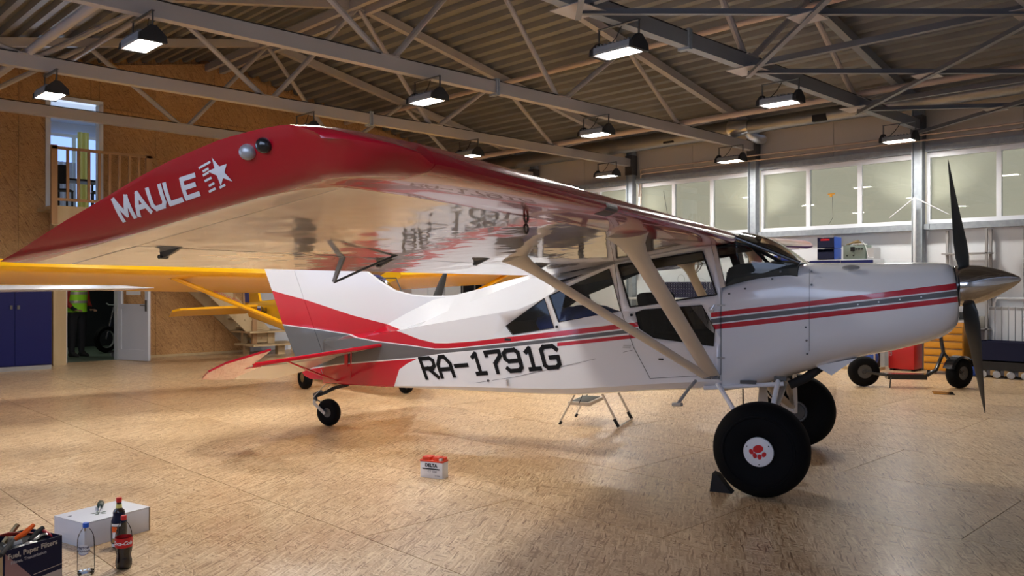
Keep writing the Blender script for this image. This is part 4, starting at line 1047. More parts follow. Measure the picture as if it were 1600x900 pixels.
fsy=[(1.9,.62,.98,.12),(1.7,.52,1.12,.28),(1.2,.45,1.22,.36),(.75,.42,1.25,.40),(.45,.42,1.58,.42),(.30,.42,1.66,.42),(-.6,.45,1.60,.42),(-1.2,.5,1.48,.36),(-2.0,.62,1.33,.27),(-3.2,.74,1.24,.17),(-4.6,.86,1.16,.06)]
bm=bmesh.new(); loft(bm,[[A(X,w*math.copysign(abs(math.cos(a))**.6,math.cos(a)),(zb+zt)/2+(zt-zb)/2*math.copysign(abs(math.sin(a))**.6,math.sin(a))) for a in [2*PI*k/24 for k in range(24)]] for X,zb,zt,w in fsy])
bmesh.ops.recalc_face_normals(bm,faces=bm.faces)
for q in ([(.30,1.25),(.80,1.25),(.45,1.60),(.30,1.70)],[(-.75,1.12),(.30,1.12),(.30,1.58),(-.75,1.5)]):
    for f in cut(bm,q,(0,2)): f.material_index=1
for f in cut(bm,[(-.5,-.40),(.48,-.40),(.48,.40),(-.5,.40)],(0,1),lambda c:c.z>1.5): f.material_index=2
finish('fuselage',bm,[M['yellow'],M['blackgloss'],M['bluecab']],yp,40,recalc=False)
ob('windscreen_frame',M['darkmetal'],yp,lambda b:tube(b,[A(.80,-.36,1.24),A(.44,-.40,1.60),A(.44,.40,1.60),A(.80,.36,1.24)],.012,6))
bm=bmesh.new(); prism(bm,[(-4.05,1.15),(-4.35,1.65),(-4.5,1.72),(-4.95,1.68),(-4.85,1.0),(-4.6,.88)],lambda x,z,d:A(x,d,z),-.022,.022); bmesh.ops.recalc_face_normals(bm,faces=bm.faces)
for f in cut(bm,[(-4.95,1.15),(-4.95,1.7),(-4.72,1.7),(-4.62,1.15)]): f.material_index=1
finish('fin',bm,[M['yellow'],M['flagblue']],yp,None,recalc=False)
def pr(b,sg):
    c=A(1.97,0,.92); u=Vector((.1,math.sin(.32),math.cos(.32))).normalized()
    secs=[]
    for f,ch,pt in ((.08,.06,50),(.25,.12,38),(.5,.12,26),(.8,.09,18),(1,.03,14)):
        o=c+u*sg*f*.84; a=math.radians(pt); s1=u.cross(Vector((1,0,0))).normalized(); cc=s1*math.cos(a)*sg+Vector((1,0,0))*math.sin(a); t=cc.cross(u)
        secs.append([o+cc*ch/2*math.cos(k*PI/5)+t*.008*math.sin(k*PI/5) for k in range(10)])
    loft(b,secs)
ppy=bpy.data.objects.new('propeller',None); link(ppy,yp)
for sg in (1,-1): ob('propeller_blade',M['blade'],ppy,lambda b:pr(b,sg))
ob('spinner',M['yellow'],ppy,lambda b:lathe(b,[(.11,0),(.10,.08),(.06,.18),(0,.24)],20,Matrix.Translation(A(1.9,0,.92))@Matrix.Rotation(PI/2,4,'Y')))
ob('nose_leg',M['darkmetal'],yp,lambda b:(tube(b,[A(1.35,0,.5),A(1.40,0,.30),A(1.42,.08,.26),A(1.42,.08,.15)],.022,8)))
ob('nose_wheel',M['black'],yp,lambda b:lathe(b,[(.0,-.05),(.11,-.06),(.145,-.045),(.155,-.015),(.155,.015),(.145,.045),(.11,.06),(0,.05)],28,Matrix.Translation(A(1.42,0,.155))@Matrix.Rotation(PI/2,4,'X')),50)
def text_obj(name,txt,size,m,parent,Mx,align='LEFT',shear=0,bold=0,ext=.0008):
    cu=bpy.data.curves.new(name,'FONT'); cu.body=txt; cu.size=size; cu.align_x=align; cu.shear=shear; cu.offset=bold; cu.extrude=ext; cu.resolution_u=3
    o=bpy.data.objects.new(name,cu); COL.objects.link(o); dg=bpy.context.evaluated_depsgraph_get(); me=bpy.data.meshes.new_from_object(o.evaluated_get(dg)); bpy.data.objects.remove(o); bpy.data.curves.remove(cu)
    me.materials.clear(); me.materials.append(m); me.transform(Mx)
    r=bpy.data.objects.new(name,me); link(r,parent); return r
def face(o,xd,yd):
    """matrix placing text: origin o, text x-dir xd, up yd"""
    xd=Vector(xd).normalized(); yd=Vector(yd); yd=(yd-xd*yd.dot(xd)).normalized(); z=xd.cross(yd); m=Matrix((xd,yd,z)).transposed().to_4x4(); m.translation=Vector(o); return m
text_obj('registration','RA-0',.17,M['letter'],yp,face(A(-3.62,.155,.97),A(1,.10,0)-A(0,0,0),(0,0,1)),bold=.004)
for k,mm in enumerate(('flagblue','colared')): pass
for k,mm in enumerate(('colared','flagblue','label')): ob('flag_stripe',M[mm],yp,lambda b:box(b,-3.85,-3.68,-.150,-.146,.98+k*.042,1.02+k*.042,None),None)
text_obj('strut_placard','NO STEP NO PUSH',.045,M['colared'],yp,face(A(.06,2.2,1.40),A(0,-1,-.4),(0,0,1)))
# ============================================================ WHITE GLIDER AT THE LEFT
gp=empty('glider',(-.25,8.95,0),math.atan2(7.1-8.95,2.7+.25),'white glider of which only the thin wing tip shows at the left edge','airplane')
gl=(Vector((2.72,7.12))-Vector((-.25,8.95))).length
def gsec(x,c,z,th): return [Vector((x,-.5*c+c*q,z+h*th)) for q,h in ((1,0),(.9,.5),(.6,.95),(.3,.7),(0,0),(.3,-.3),(.6,-.55),(.9,-.4))]
bm=bmesh.new(); loft(bm,[gsec(x,c,z,th) for x,c,z,th in ((.1,.75,1.44,.065),(1.5,.62,1.455,.05),(gl-.45,.42,1.468,.032),(gl-.25,.34,1.470,.028),(gl-.1,.18,1.472,.012),(gl,.05,1.474,.003))]); finish('glider_wing',bm,M['white'],gp,50)
ob('fuselage',M['white'],gp,lambda b:loft(b,[[Vector((.0+w*math.cos(k*PI/8),y,z+w*1.3*math.sin(k*PI/8))) for k in range(16)] for y,z,w in ((-2.4,.8,.05),(-2.0,.85,.22),(-1.2,.95,.33),(0,1.1,.32),(1,1.15,.2),(3.2,1.2,.10))]))
ob('main_wheel',M['black'],gp,lambda b:lathe(b,[(0,-.06),(.16,-.07),(.2,-.03),(.2,.03),(.16,.07),(0,.06)],24,Matrix.Translation((0,-.7,.2))@Matrix.Rotation(PI/2,4,'Y')))
ob('wheel_strut',M['darkmetal'],gp,lambda b:tube(b,[(.09,-.7,.2),(.09,-.7,.75)],.03,8))
ob('tail_skid',M['darkmetal'],gp,lambda b:tube(b,[(0,3.0,1.15),(0,3.0,.0)],.03,8))
# ============================================================ LEFT SIDE: cabinets, stairs, landing
def metal_cab(name,label,x0,x1,y0,y1,z1,front,m,doors=2,group=None,side=None):
    c=empty(name,((x0+x1)/2,(y0+y1)/2,0),0,label,'cabinet',group)
    X0,X1,Y0,Y1=x0-(x0+x1)/2,x1-(x0+x1)/2,y0-(y0+y1)/2,y1-(y0+y1)/2
    boxo('body',side or m,c,X0+(.0 if front!='-x' else .02),X1,Y0+(.02 if front=='-y' else 0),Y1,.08,z1)
    boxo('plinth',M['steel'],c,X0+.03,X1-.0,Y0+.03,Y1-.0,0,.08)
    for k in range(doors):
        d_=bpy.data.objects.new('door',None); link(d_,c)
        if front=='-y':
            a=X0+(X1-X0)*k/doors+.006; b=X0+(X1-X0)*(k+1)/doors-.006
            boxo('door_sheet',m,d_,a,b,Y0,Y0+.019,.10,z1-.02); hx=b-.05 if k%2==0 else a+.05
            boxo('door_handle',M['darkmetal'],d_,hx-.02,hx+.02,Y0-.02,Y0,z1*.55,z1*.55+.07)
        else:
            a=Y0+(Y1-Y0)*k/doors+.006; b=Y0+(Y1-Y0)*(k+1)/doors-.006
            boxo('door_sheet',m,d_,X0,X0+.019,a,b,.10,z1-.02); hx=b-.05 if k%2==0 else a+.05
            boxo('door_handle',M['darkmetal'],d_,X0-.02,X0,hx-.02,hx+.02,z1*.55,z1*.55+.07)
    return c
metal_cab('metal_cabinet','tall navy blue steel cabinet with two doors at the left edge',3.25,4.42,16.25,16.75,1.95,'-y',M['bluecab'])
# landing with rail
ld=empty('stair_landing',(5.25,16.85,2.80),0,'timber landing outside the upper opening with a slatted railing','landing')
boxo('landing_deck',M['wood'],ld,-.80,.95,-.45,.42,.06,.13); boxo('landing_fascia',M['wood'],ld,-.80,.95,-.47,-.45,-.22,.13)
for x in (-.76,.90): boxo('landing_post',M['woodwarm'],ld,x-.05,x+.05,-.50,-.42,-.2,1.22)
boxo('top_rail',M['woodwarm'],ld,-.80,.95,-.50,-.44,1.15,1.20); boxo('bottom_rail',M['woodwarm'],ld,-.80,.95,-.49,-.45,.22,.27)
for k in range(8): boxo('baluster',M['woodwarm'],ld,-.56+.18*k,-.515+.18*k,-.49,-.455,.27,1.15)
sr=empty('staircase',(6.2,16.9,0),0,'open timber staircase climbing left along the OSB wall','stairs')
n=13
for s_,yy in ((1,-.42),(-1,.36)):
    def stg(b):
        x0,z0,x1,z1=-.0,2.9,2.55,.28
        prism(b,[(x0,z0),(x1,z1+.28),(x1,z1-.02),(x1-.28,z1-.02),(x0,z0-.48)],lambda a,c,d:(a,d,c),yy,yy+.06)
    ob('stringer',M['wood'],sr,stg,None)
for k in range(n):
    z=2.72-k*.195; x=.12+k*.190; boxo('tread',M['wood'],sr,x-.04,x+.22,-.44,.40,z-.035,z)
boxo('tread',M['wood'],sr,2.0,2.95,-.62,.30,.475,.51); boxo('tread',M['wood'],sr,2.0,3.2,-.78,.10,.20,.235)
boxo('tread_post',M['wood'],sr,2.50,2.66,-.45,-.32,.235,.475); boxo('tread_post',M['wood'],sr,2.66,2.82,-.60,-.47,.0,.20); boxo('tread_post',M['wood'],sr,2.1,2.2,-.2,-.1,.0,.20); boxo('tread_post',M['wood'],sr,2.1,2.2,-.1,.0,.235,.475)
boxo('newel_post',M['woodwarm'],sr,2.14,2.24,-.46,-.38,.235,1.9)
def rail(b): bar(b,(.0,-.42,4.0),(2.2,-.42,1.85),.05,.07)
ob('hand_rail',M['woodwarm'],sr,rail,None)
for k in range(10):
    x=.15+k*.2; z=2.75-k*.195; boxo('baluster',M['woodwarm'],sr,x-.02,x+.02,-.44,-.41,z,3.93-x*.98)
# loft furniture
def chair(loc,rz,label):
    c=empty('dining_chair',loc,rz,label,'chair','chairs in the loft room')
    boxo('seat',M['blackmatte'],c,-.2,.2,-.2,.2,.43,.46); boxo('backrest',M['blackmatte'],c,-.2,.2,.18,.21,.55,.92)
    for x in (-.18,.18):
        for y in (-.18,.18): boxo('leg',M['blackmatte'],c,x-.015,x+.015,y-.015,y+.015,0,.43 if y<0 else .56)
    return c
chair((5.02,17.95,2.93),2.6,'black chair at the left of the loft table'); chair((5.80,17.90,2.93),-1.8,'black chair at the right of the loft table')
tb=empty('dining_table',(5.55,18.75,2.93),0,'dark table behind the upper railing','table')
boxo('tabletop',M['blackmatte'],tb,-.45,.45,-.3,.3,.72,.76)
for x in (-.4,.4):
    for y in (-.25,.25): boxo('leg',M['blackmatte'],tb,x-.02,x+.02,y-.02,y+.02,0,.72)
# ============================================================ PERSON in the back room
def skin(name,verts,edges,radii,mats,parent,sub=2,root=0):
    me=bpy.data.meshes.new(name); me.from_pydata(verts,edges,[]); o=bpy.data.objects.new(name,me); link(o,parent)
    m=o.modifiers.new('s','SKIN'); m.use_smooth_shade=True
    for i,r in enumerate(radii):
        sv=me.skin_vertices[0].data[i]; sv.radius=r if isinstance(r,tuple) else (r,r); sv.use_root=(i==root)
    sb=o.modifiers.new('u','SUBSURF'); sb.levels=sub; sb.render_levels=sub
    me.materials.append(mats); return o
ps=empty('person',(5.56,18.72,0),math.radians(-70),'person seen from behind in a hi-vis vest and dark trousers beyond the doorway','person')
# facing local +x ; slightly bowed head
vb=[(0,0,.95),(0,0,1.10),(.01,0,1.28),(.02,0,1.42),(.03,0,1.50),(.05,0,1.60),(.055,0,1.68),
    (0,.10,.90),(.02,.11,.50),(-.01,.11,.09),(.13,.12,.04),(0,-.10,.90),(.0,-.11,.50),(-.02,-.11,.09),(.12,-.12,.04),
    (.01,.19,1.40),(.0,.24,1.14),(.17,.20,1.0),(.24,.17,.98),(.01,-.19,1.40),(.0,-.24,1.14),(.17,-.20,1.0),(.24,-.17,.98)]
eb=[(0,1),(1,2),(2,3),(3,4),(4,5),(5,6),(0,7),(7,8),(8,9),(9,10),(0,11),(11,12),(12,13),(13,14),(3,15),(15,16),(16,17),(17,18),(3,19),(19,20),(20,21),(21,22)]
rb=[(.14,.11),(.135,.105),(.15,.11),(.13,.10),.055,.085,.075,.115,.085,.065,.035,.115,.085,.065,.035,.06,.048,.038,.03,.06,.048,.038,.03]
body=skin('body',vb,eb,rb,M['darkcloth'],ps)
skin('jacket_sleeve',[(0.01,.16,1.43),(.01,.21,1.36),(.0,.25,1.14),(.15,.21,1.02)],[(0,1),(1,2),(2,3)],[.06,.072,.058,.048],M['redcloth'],ps)
skin('jacket_sleeve',[(0.01,-.16,1.43),(.01,-.21,1.36),(.0,-.25,1.14),(.15,-.21,1.02)],[(0,1),(1,2),(2,3)],[.06,.072,.058,.048],M['redcloth'],ps)
def vest(b):
    secs=[]
    for z,rx,ry in ((.93,.17,.20),(1.1,.165,.195),(1.28,.17,.21),(1.42,.15,.20),(1.49,.10,.13)):
        secs.append([Vector((.01+rx*math.cos(a),ry*math.sin(a),z)) for a in [2*PI*k/20 for k in range(20)]])
    loft(b,secs)
    for f in b.faces:
        c=f.calc_center_median()
        if 1.1<c.z<1.28 and False: f.material_index=1
ob('hi_vis_vest',[M['hivis'],M['silver']],ps,vest,60)
for z in (1.12,1.30): ob('reflective_band',M['silver'],ps,lambda b:loft(b,[[Vector((.01+.178*math.cos(a),.214*math.sin(a),zz)) for a in [2*PI*k/20 for k in range(20)]] for zz in (z,z+.05)],caps=False),60)
hd=skin('head',[(.05,0,1.60),(.06,0,1.68),(.13,0,1.655)],[(0,1),(1,2)],[.080,.088,.022],M['skin'],ps)
for y in (-.035,.035): ob('eye',M['letter'],ps,lambda b:bmesh.ops.create_uvsphere(b,u_segments=8,v_segments=6,radius=.012,matrix=Matrix.Translation((.138,y,1.69))),60)
ob('mouth',M['redcloth'],ps,lambda b:box(b,.128,.14,-.02,.02,1.615,1.622),None)
for y in (-.088,.088): ob('ear',M['skin'],ps,lambda b:bmesh.ops.create_uvsphere(b,u_segments=8,v_segments=6,radius=.022,matrix=Matrix.Translation((.05,y,1.66))),60)
ob('hood',M['redcloth'],ps,lambda b:(bmesh.ops.create_uvsphere(b,u_segments=16,v_segments=10,radius=.105,matrix=Matrix.Translation((.025,0,1.675))@Matrix.Diagonal((1,1.0,1.05,1)))),60)
for s_ in (1,-1):
    ha=(.24,.17*s_,.98)
    ob('palm',M['skin'],ps,lambda b:box(b,.215,.30,ha[1]-.038,ha[1]+.038,.965,.99))
    for k in range(4): ob('finger',M['skin'],ps,lambda b:tube(b,[(.295,ha[1]-.03+.02*k,.978),(.345,ha[1]-.03+.02*k,.97),(.365-.006*abs(k-1),ha[1]-.03+.02*k,.945)],.009,6))
    ob('thumb',M['skin'],ps,lambda b:tube(b,[(.23,ha[1]-s_*.035,.98),(.27,ha[1]-s_*.06,.975),(.30,ha[1]-s_*.062,.965)],.010,6))
    ob('boot',M['blackmatte'],ps,lambda b:loft(b,[[Vector((x,s_*.115+w*math.cos(a),h*.5+h*.5*math.sin(a))) for a in [2*PI*k/10 for k in range(10)]] for x,w,h in ((-.07,.035,.09),(0,.045,.12),(.10,.045,.09),(.18,.04,.06),(.215,.015,.03))]))
# dim things in the back room
mc=empty('motorcycle',(6.95,19.55,0),math.radians(200),'black motorcycle parked in the dark back room','motorcycle')
for x in (-.65,.65):
    ob('wheel',M['black'],mc,lambda b:lathe(b,[(.20,-.05),(.27,-.055),(.30,0),(.27,.055),(.20,.05)],24,Matrix.Translation((x,0,.30))@Matrix.Rotation(PI/2,4,'X'),close=True))
    ob('wheel_rim',M['silver'],mc,lambda b:lathe(b,[(.19,-.02),(.205,-.03),(.205,.03),(.19,.02)],24,Matrix.Translation((x,0,.30))@Matrix.Rotation(PI/2,4,'X'),close=True))
ob('frame',M['blackgloss'],mc,lambda b:(tube(b,[(-.65,0,.30),(-.2,0,.35),(.2,0,.4),(.45,0,.85)],.04,8),tube(b,[(-.6,0,.8),(-.2,0,.75),(.45,0,.85)],.06,8),tube(b,[(.45,0,1.0),(.65,0,.3)],.03,8)))
ob('fuel_tank',M['blackgloss'],mc,lambda b:bmesh.ops.create_uvsphere(b,u_segments=16,v_segments=10,radius=.2,matrix=Matrix.Translation((.12,0,.85))@Matrix.Diagonal((1.4,.7,.7,1))),60)
ob('saddle',M['blackmatte'],mc,lambda b:bmesh.ops.create_uvsphere(b,u_segments=16,v_segments=8,radius=.2,matrix=Matrix.Translation((-.38,0,.82))@Matrix.Diagonal((1.6,.8,.4,1))),60)
ob('handlebar',M['silver'],mc,lambda b:tube(b,[(.35,-.36,1.08),(.46,-.15,1.05),(.46,.15,1.05),(.35,.36,1.08)],.014,8))
ob('engine',M['darkmetal'],mc,lambda b:[box(b,-.15,.2,-.14,.14,.36+.05*k,.385+.05*k) for k in range(6)],None)
tr=empty('transport_dolly',(6.28,18.1,0),.5,'low dolly with metal castors on the back room floor','dolly')
boxo('dolly_deck',M['blackmatte'],tr,-.25,.25,-.15,.15,.10,.13)
for x in (-.2,.2):
    for y in (-.1,.1): ob('castor',M['silver'],tr,lambda b:lathe(b,[(0,-.02),(.045,-.02),(.05,0),(.045,.02),(0,.02)],14,Matrix.Translation((x,y,.05))@Matrix.Rotation(PI/2,4,'X')))
pw=boxo('wall_poster',M['paper'],None,4.3,5.3,21.44,21.46,1.6,2.1); tag(pw,'pale notice board on the back wall beyond the door','board')
# ============================================================ RIGHT WALL
metal_cab('metal_cabinet','long navy cabinet carrying blue bins and a radio, behind the engine cowling',14.95,15.45,6.05,7.25,1.97,'-x',M['bluecab'],2,None,M['panel'])
def bin_(z,lab,cm):
    b_=empty('storage_bin',(15.1,6.93,z),0,lab,'bin')
    def f(b):
        w=.012
        box(b,-.14,.14,-.16,.16,0,w); box(b,-.14,-.14+w,-.16,.16,0,.14); box(b,.14-w,.14,-.16,.16,0,.21); box(b,-.14,.14,.16-w,.16,0,.20); box(b,-.14,.14,-.16,-.16+w,0,.20)
    ob('bin_body',M[cm],b_,f,None); boxo('bin_side',M['bin'],b_,-.145,.145,-.172,-.162,0,.205)
    return b_
bin_(1.972,'lower dark blue storage bin on the long cabinet, holding a pale roll','bindark'); bin_(2.185,'upper blue storage bin stacked on the lower one, red items inside','bindark')
o=ob('cloth_roll',M['paper'],None,lambda b:tube(b,[(15.0,7.0,2.07),(15.0,6.84,2.06)],.035,10)); tag(o,'pale rolled paper lying in the lower bin','roll')
o=ob('red_packet',M['colared'],None,lambda b:box(b,15.0,15.1,6.92,7.05,2.26,2.36),None); tag(o,'red packet standing in the upper blue bin','packet')
rd=empty('radio_receiver',(15.15,6.42,1.972),0,'grey-green bench instrument with dials beside the blue bins','instrument')
boxo('case',M['radio'],rd,-.15,.15,-.20,.20,0,.25,.008); boxo('dial_window',M['blackgloss'],rd,-.156,-.149,-.02,.06,.14,.22)
for y in (-.15,-.10,-.05): ob('knob',M['blackmatte'],rd,lambda b:lathe(b,[(.02,0),(.02,.02),(0,.02)],12,Matrix.Translation((-.15,y,.18))@Matrix.Rotation(-PI/2,4,'Y')))
for y in (.12,.0): ob('knob',M['blackmatte'],rd,lambda b:lathe(b,[(.012,0),(.012,.02),(0,.02)],10,Matrix.Translation((-.15,y,.06))@Matrix.Rotation(-PI/2,4,'Y')))
o=ob('instrument_box',M['silver'],None,lambda b:box(b,15.05,15.35,6.08,6.20,1.972,2.17)); tag(o,'pale grey box at the right end of the long cabinet','box')
def heap(b):
    for k in range(7):
        a=random.uniform(-.16,.16); tube(b,[(15.1+random.uniform(-.1,.1),6.42+a,2.225+.01*k),(15.15+random.uniform(-.1,.1),6.42+a*.3,2.27+random.uniform(0,.05)),(15.1+random.uniform(-.1,.1),6.42-a,2.24)],random.uniform(.01,.022),6)
o=ob('cable_heap',[M['brass']],None,heap); tag(o,'heap of papers and cables on top of the grey-green instrument','cables')
o=ob('cable_heap',[M['paper']],None,lambda b:(box(b,15.0,15.25,6.28,6.45,2.235,2.25),tube(b,[(15.0,6.27,2.3),(14.99,6.2,2.2),(14.98,6.15,2.0),(14.97,6.05,1.99)],.005,5))); tag(o,'white sheets with a trailing lead on the instrument','papers'); 
dk=empty('small_table',(15.05,7.75,0),0,'small dark stand between wall and windscreen','table'); boxo('tabletop',M['blackmatte'],dk,-.2,.2,-.22,.22,1.93,1.96)
for x in (-.18,.18):
    for y in (-.2,.2): boxo('leg',M['blackmatte'],dk,x-.015,x+.015,y-.015,y+.015,0,1.93)
o=boxo('equipment_case',M['flagblue'],None,14.88,15.22,7.56,7.94,1.962,2.07,.01); tag(o,'blue-grey equipment case just beyond the bottom of the windscreen','case')
# radiator and pipe
ra=empty('radiator',(15.46,3.6,.575),0,'white sectional radiator under the right-hand window','radiator')
for k in range(14):
    def f(b):
        box(b,-.035,.035,-.05+.0,.044,.0,.56); box(b,-.045,-.035,-.046,.040,.0,.50)
    o=ob('radiator_section',M['panel'],ra,f,None); o.location=(0,-.62+.1*k,0)
    boxo('radiator_grille',M['steel'],ra,-.042,-.036,-.665+.1*k,-.585+.1*k,.505,.55)
o=ob('heating_pipe',M['panel'],None,lambda b:tube(b,[(15.50,2.3,1.27),(15.50,4.22,1.27),(15.50,4.26,1.2),(15.50,4.26,0.02)],.022,10)); tag(o,'white horizontal heating pipe above the radiator','pipe')
o=ob('down_pipe',M['panel'],None,lambda b:tube(b,[(15.25,5.45,3.05),(15.25,5.45,.02)],.025,10)); tag(o,'white vertical pipe in front of the column by the propeller','pipe')
for y,z in ((5.95,2.72),(4.95,2.72)):
    o=ob('stay_rod',M['panel'],None,lambda b:tube(b,[(15.25,5.45,3.04),(15.44,y,z)],.010,6)); tag(o,'thin white stay rod slanting %s from the pipe top'%('left' if y>5.4 else 'right'),'rod')
rk=empty('storage_rack',(15.41,4.55,0),0,'grey steel rack behind the propeller','rack')
for y in (-.23,.45):
    for x in ((-.11,.11) if y<0 else (.11,)): boxo('rack_post',M['steel'],rk,x-.02,x+.02,y-.02,y+.02,0,2.44)
for z in (.75,1.35,2.02): boxo('rack_shelf',M['steel'],rk,-.13,.13,-.27,.47,z,z+.025)
for x,y,z,s1,s2,m,l in ((15.4,4.72,.775,.11,.16,'blackmatte','black box on the lower rack shelf'),(15.4,4.45,.775,.1,.12,'chest','grey-brown box on the lower rack shelf'),(15.4,4.5,1.375,.1,.18,'bindark','navy crate on the rack behind the lower propeller blade')):
    o=boxo('box',M[m],None,x-s1,x+s1,y-s1,y+s1,z,z+s2*1.6,.006); tag(o,l,'box')
# tool chests
def chest(name,label,cx,cy,w,h,m,n,cat='tool chest'):
    c=empty(name,(cx,cy,0),0,label,cat); boxo('body',M[m],c,-.2,.22,-w/2,w/2,.06,h,.006)
    for k in range(n):
        z0=.08+(h-.14)*k/n; z1=.08+(h-.14)*(k+1)/n-.012; dr=bpy.data.objects.new('drawer',None); link(dr,c); boxo('drawer_front',M[m],dr,-.225,-.2,-w/2+.01,w/2-.01,z0,z1,.004); boxo('drawer_pull',M['darkmetal'],dr,-.235,-.224,-w/2+.02,w/2-.02,z1-.012,z1-.002)
    boxo('top',M['alu'],c,-.21,.23,-w/2-.01,w/2+.01,h,h+.03)
    for x in (-.15,.17):
        for y in (-w/2+.06,w/2-.06): ob('castor',M['blackmatte'],c,lambda b:lathe(b,[(0,-.015),(.03,-.015),(.03,.015),(0,.015)],12,Matrix.Translation((x,y,.03))@Matrix.Rotation(PI/2,4,'X')))
    return c
chest('tool_chest','amber yellow tool chest with wide drawers behind the scooter',15.0,4.83,.62,.88,'yelcab',6)
rc=empty('tool_case',(15.1,5.55,0),0,'tall red tool cabinet left of the amber chest','case'); boxo('case_body',M['redcab'],rc,-.2,.2,-.22,.22,.03,.62,.02); boxo('case_lid',M['redcab'],rc,-.205,.205,-.225,.225,.63,.70,.02)
for y in (-.18,.18): boxo('foot',M['blackmatte'],rc,-.15,.15,y-.03,y+.03,0,.03)
text_obj('case_lettering','GEDORE',.07,M['silver'],rc,face((-.203,.17,.30),(0,0,1),(0,-1,0)) if False else face((-.206,.15,.25),(0,0,1),(0,1,0)))
# shelf with pale base and the blue bag
sh=empty('low_shelf',(14.70,6.25,0),0,'low pale shelf with upright dividers left of the red cabinet','shelf'); boxo('shelf_board',M['wood'],sh,-.22,.22,-.42,.42,.0,.05); boxo('shelf_back',M['panel'],sh,.18,.2,-.42,.42,.05,.7)
for y in (-.4,-.1,.1,.4): boxo('shelf_upright',M['silver'],sh,-.2,-.17,y-.012,y+.012,.05,.7)
o=ob('round_bag',M['bin'],None,lambda b:bmesh.ops.create_uvsphere(b,u_segments=20,v_segments=12,radius=.17,matrix=Matrix.Translation((14.64,6.0,.222))@Matrix.Diagonal((.6,1,1,1))),60); tag(o,'round blue bag on the low shelf','bag')
o=ob('tool_bag',M['blackmatte'],None,lambda b:box(b,14.6,14.78,5.86,5.94,.05,.4)); tag(o,'black tool bag standing on the low shelf','bag')
# blue crates and trolley
cr=empty('plastic_crate',(15.0,3.85,.27),0,'large navy plastic crate in front of the radiator','crate')
def crt(b):
    box(b,-.22,.22,-.46,.46,0,.02); box(b,-.22,-.2,-.46,.46,0,.32); box(b,.2,.22,-.46,.46,0,.32); box(b,-.22,.22,-.46,-.44,0,.32); box(b,-.22,.22,.44,.46,0,.32); box(b,-.24,-.22,-.48,.48,.28,.32)
ob('crate_body',M['bindark'],cr,crt,None)
tl=empty('castor_dolly',(15.0,3.85,0),0,'black dolly with pale round castors under the navy crate','dolly'); boxo('dolly_frame',M['blackmatte'],tl,-.22,.22,-.5,.5,.13,.268)
for k in range(5):
    for x in (-.2,.15):
        ob('castor',M['silver'],tl,lambda b:lathe(b,[(0,-.035),(.05,-.035),(.062,-.015),(.062,.015),(.05,.035),(0,.035)],16,Matrix.Translation((x,-.42+.2*k,.062))@Matrix.Rotation(.3,4,'Z')@Matrix.Rotation(PI/2,4,'Y')))
        ob('castor_fork',M['brass'],tl,lambda b:box(b,x-.02,x+.02,-.40+.2*k,-.33+.2*k,.05,.13))
b2=boxo('plastic_tub',M['bin'],None,14.9,15.2,4.37,4.505,0,.27,.03); tag(b2,'glossy blue tub on the floor beside the amber chest','tub')
# workbench seen through the cabin
wb=empty('workbench',(15.0,10.15,0),0,'long workbench by the wall seen through the cabin windows','workbench'); boxo('bench_top',M['panel'],wb,-.3,.45,-1.3,1.3,1.18,1.22)
for y in (-1.25,1.25):
    for x in (-.25,.4): boxo('bench_leg',M['steel'],wb,x-.025,x+.025,y-.025,y+.025,0,1.18)
pg=empty('drawer_organiser',(15.25,9.95,1.222),0,'wide dark organiser with many tiny drawers on the workbench','organiser'); boxo('organiser_case',M['purple'],pg,-.08,.1,-.85,.85,0,.34)
def grid(b):
    for i in range(26):
        for j in range(6): box(b,-.092,-.08,-.82+.064*i,-.768+.064*i,.015+.054*j,.055+.054*j)
g_=ob('tiny_drawers',M['bindark'],pg,grid,None); g_['kind']='stuff'
def lab(b):
    for i in range(26):
        for j in range(6): box(b,-.095,-.092,-.80+.064*i,-.785+.064*i,.03+.054*j,.040+.054*j)
g_=ob('drawer_labels',M['silver'],pg,lab,None); g_['kind']='stuff'
for k,(y,r) in enumerate(((10.3,.09),(9.75,.14),(9.45,.10),(10.0,.05))):
    o=ob('hanging_cable',M['silver'],None,lambda b:tube(b,[(15.16 if k in (1,2) else 15.22,y+r*math.cos(a*PI/8),1.50+(.12 if k in(0,3) else -.02)+r*1.1*math.sin(a*PI/8)) for a in range(-2,12)],.005,5)); tag(o,['high loop of cable over the left of the organiser','large loop of pale cable before the organiser','cable loop at the right end of the organiser','narrow loop of cable over the organiser'][k],'cable')
cc=empty('drawer_unit',(15.0,9.65,0),0,'grey drawer unit with slotted fronts under the workbench','drawers'); boxo('body',M['purple'],cc,-.2,.3,-.42,.42,.0,1.1)
for k in range(6): boxo('drawer',M['chest'],cc,-.225,-.2,-.16,.38,.30+.13*k,.40+.13*k,.004)
boxo('side_post',M['purple'],cc,-.23,-.2,-.27,-.19,.1,1.08)
o=boxo('storage_box',M['panel'],None,15.1,15.42,10.95,11.4,1.221,1.6); tag(o,'white box on the workbench seen through the rear door window','box')
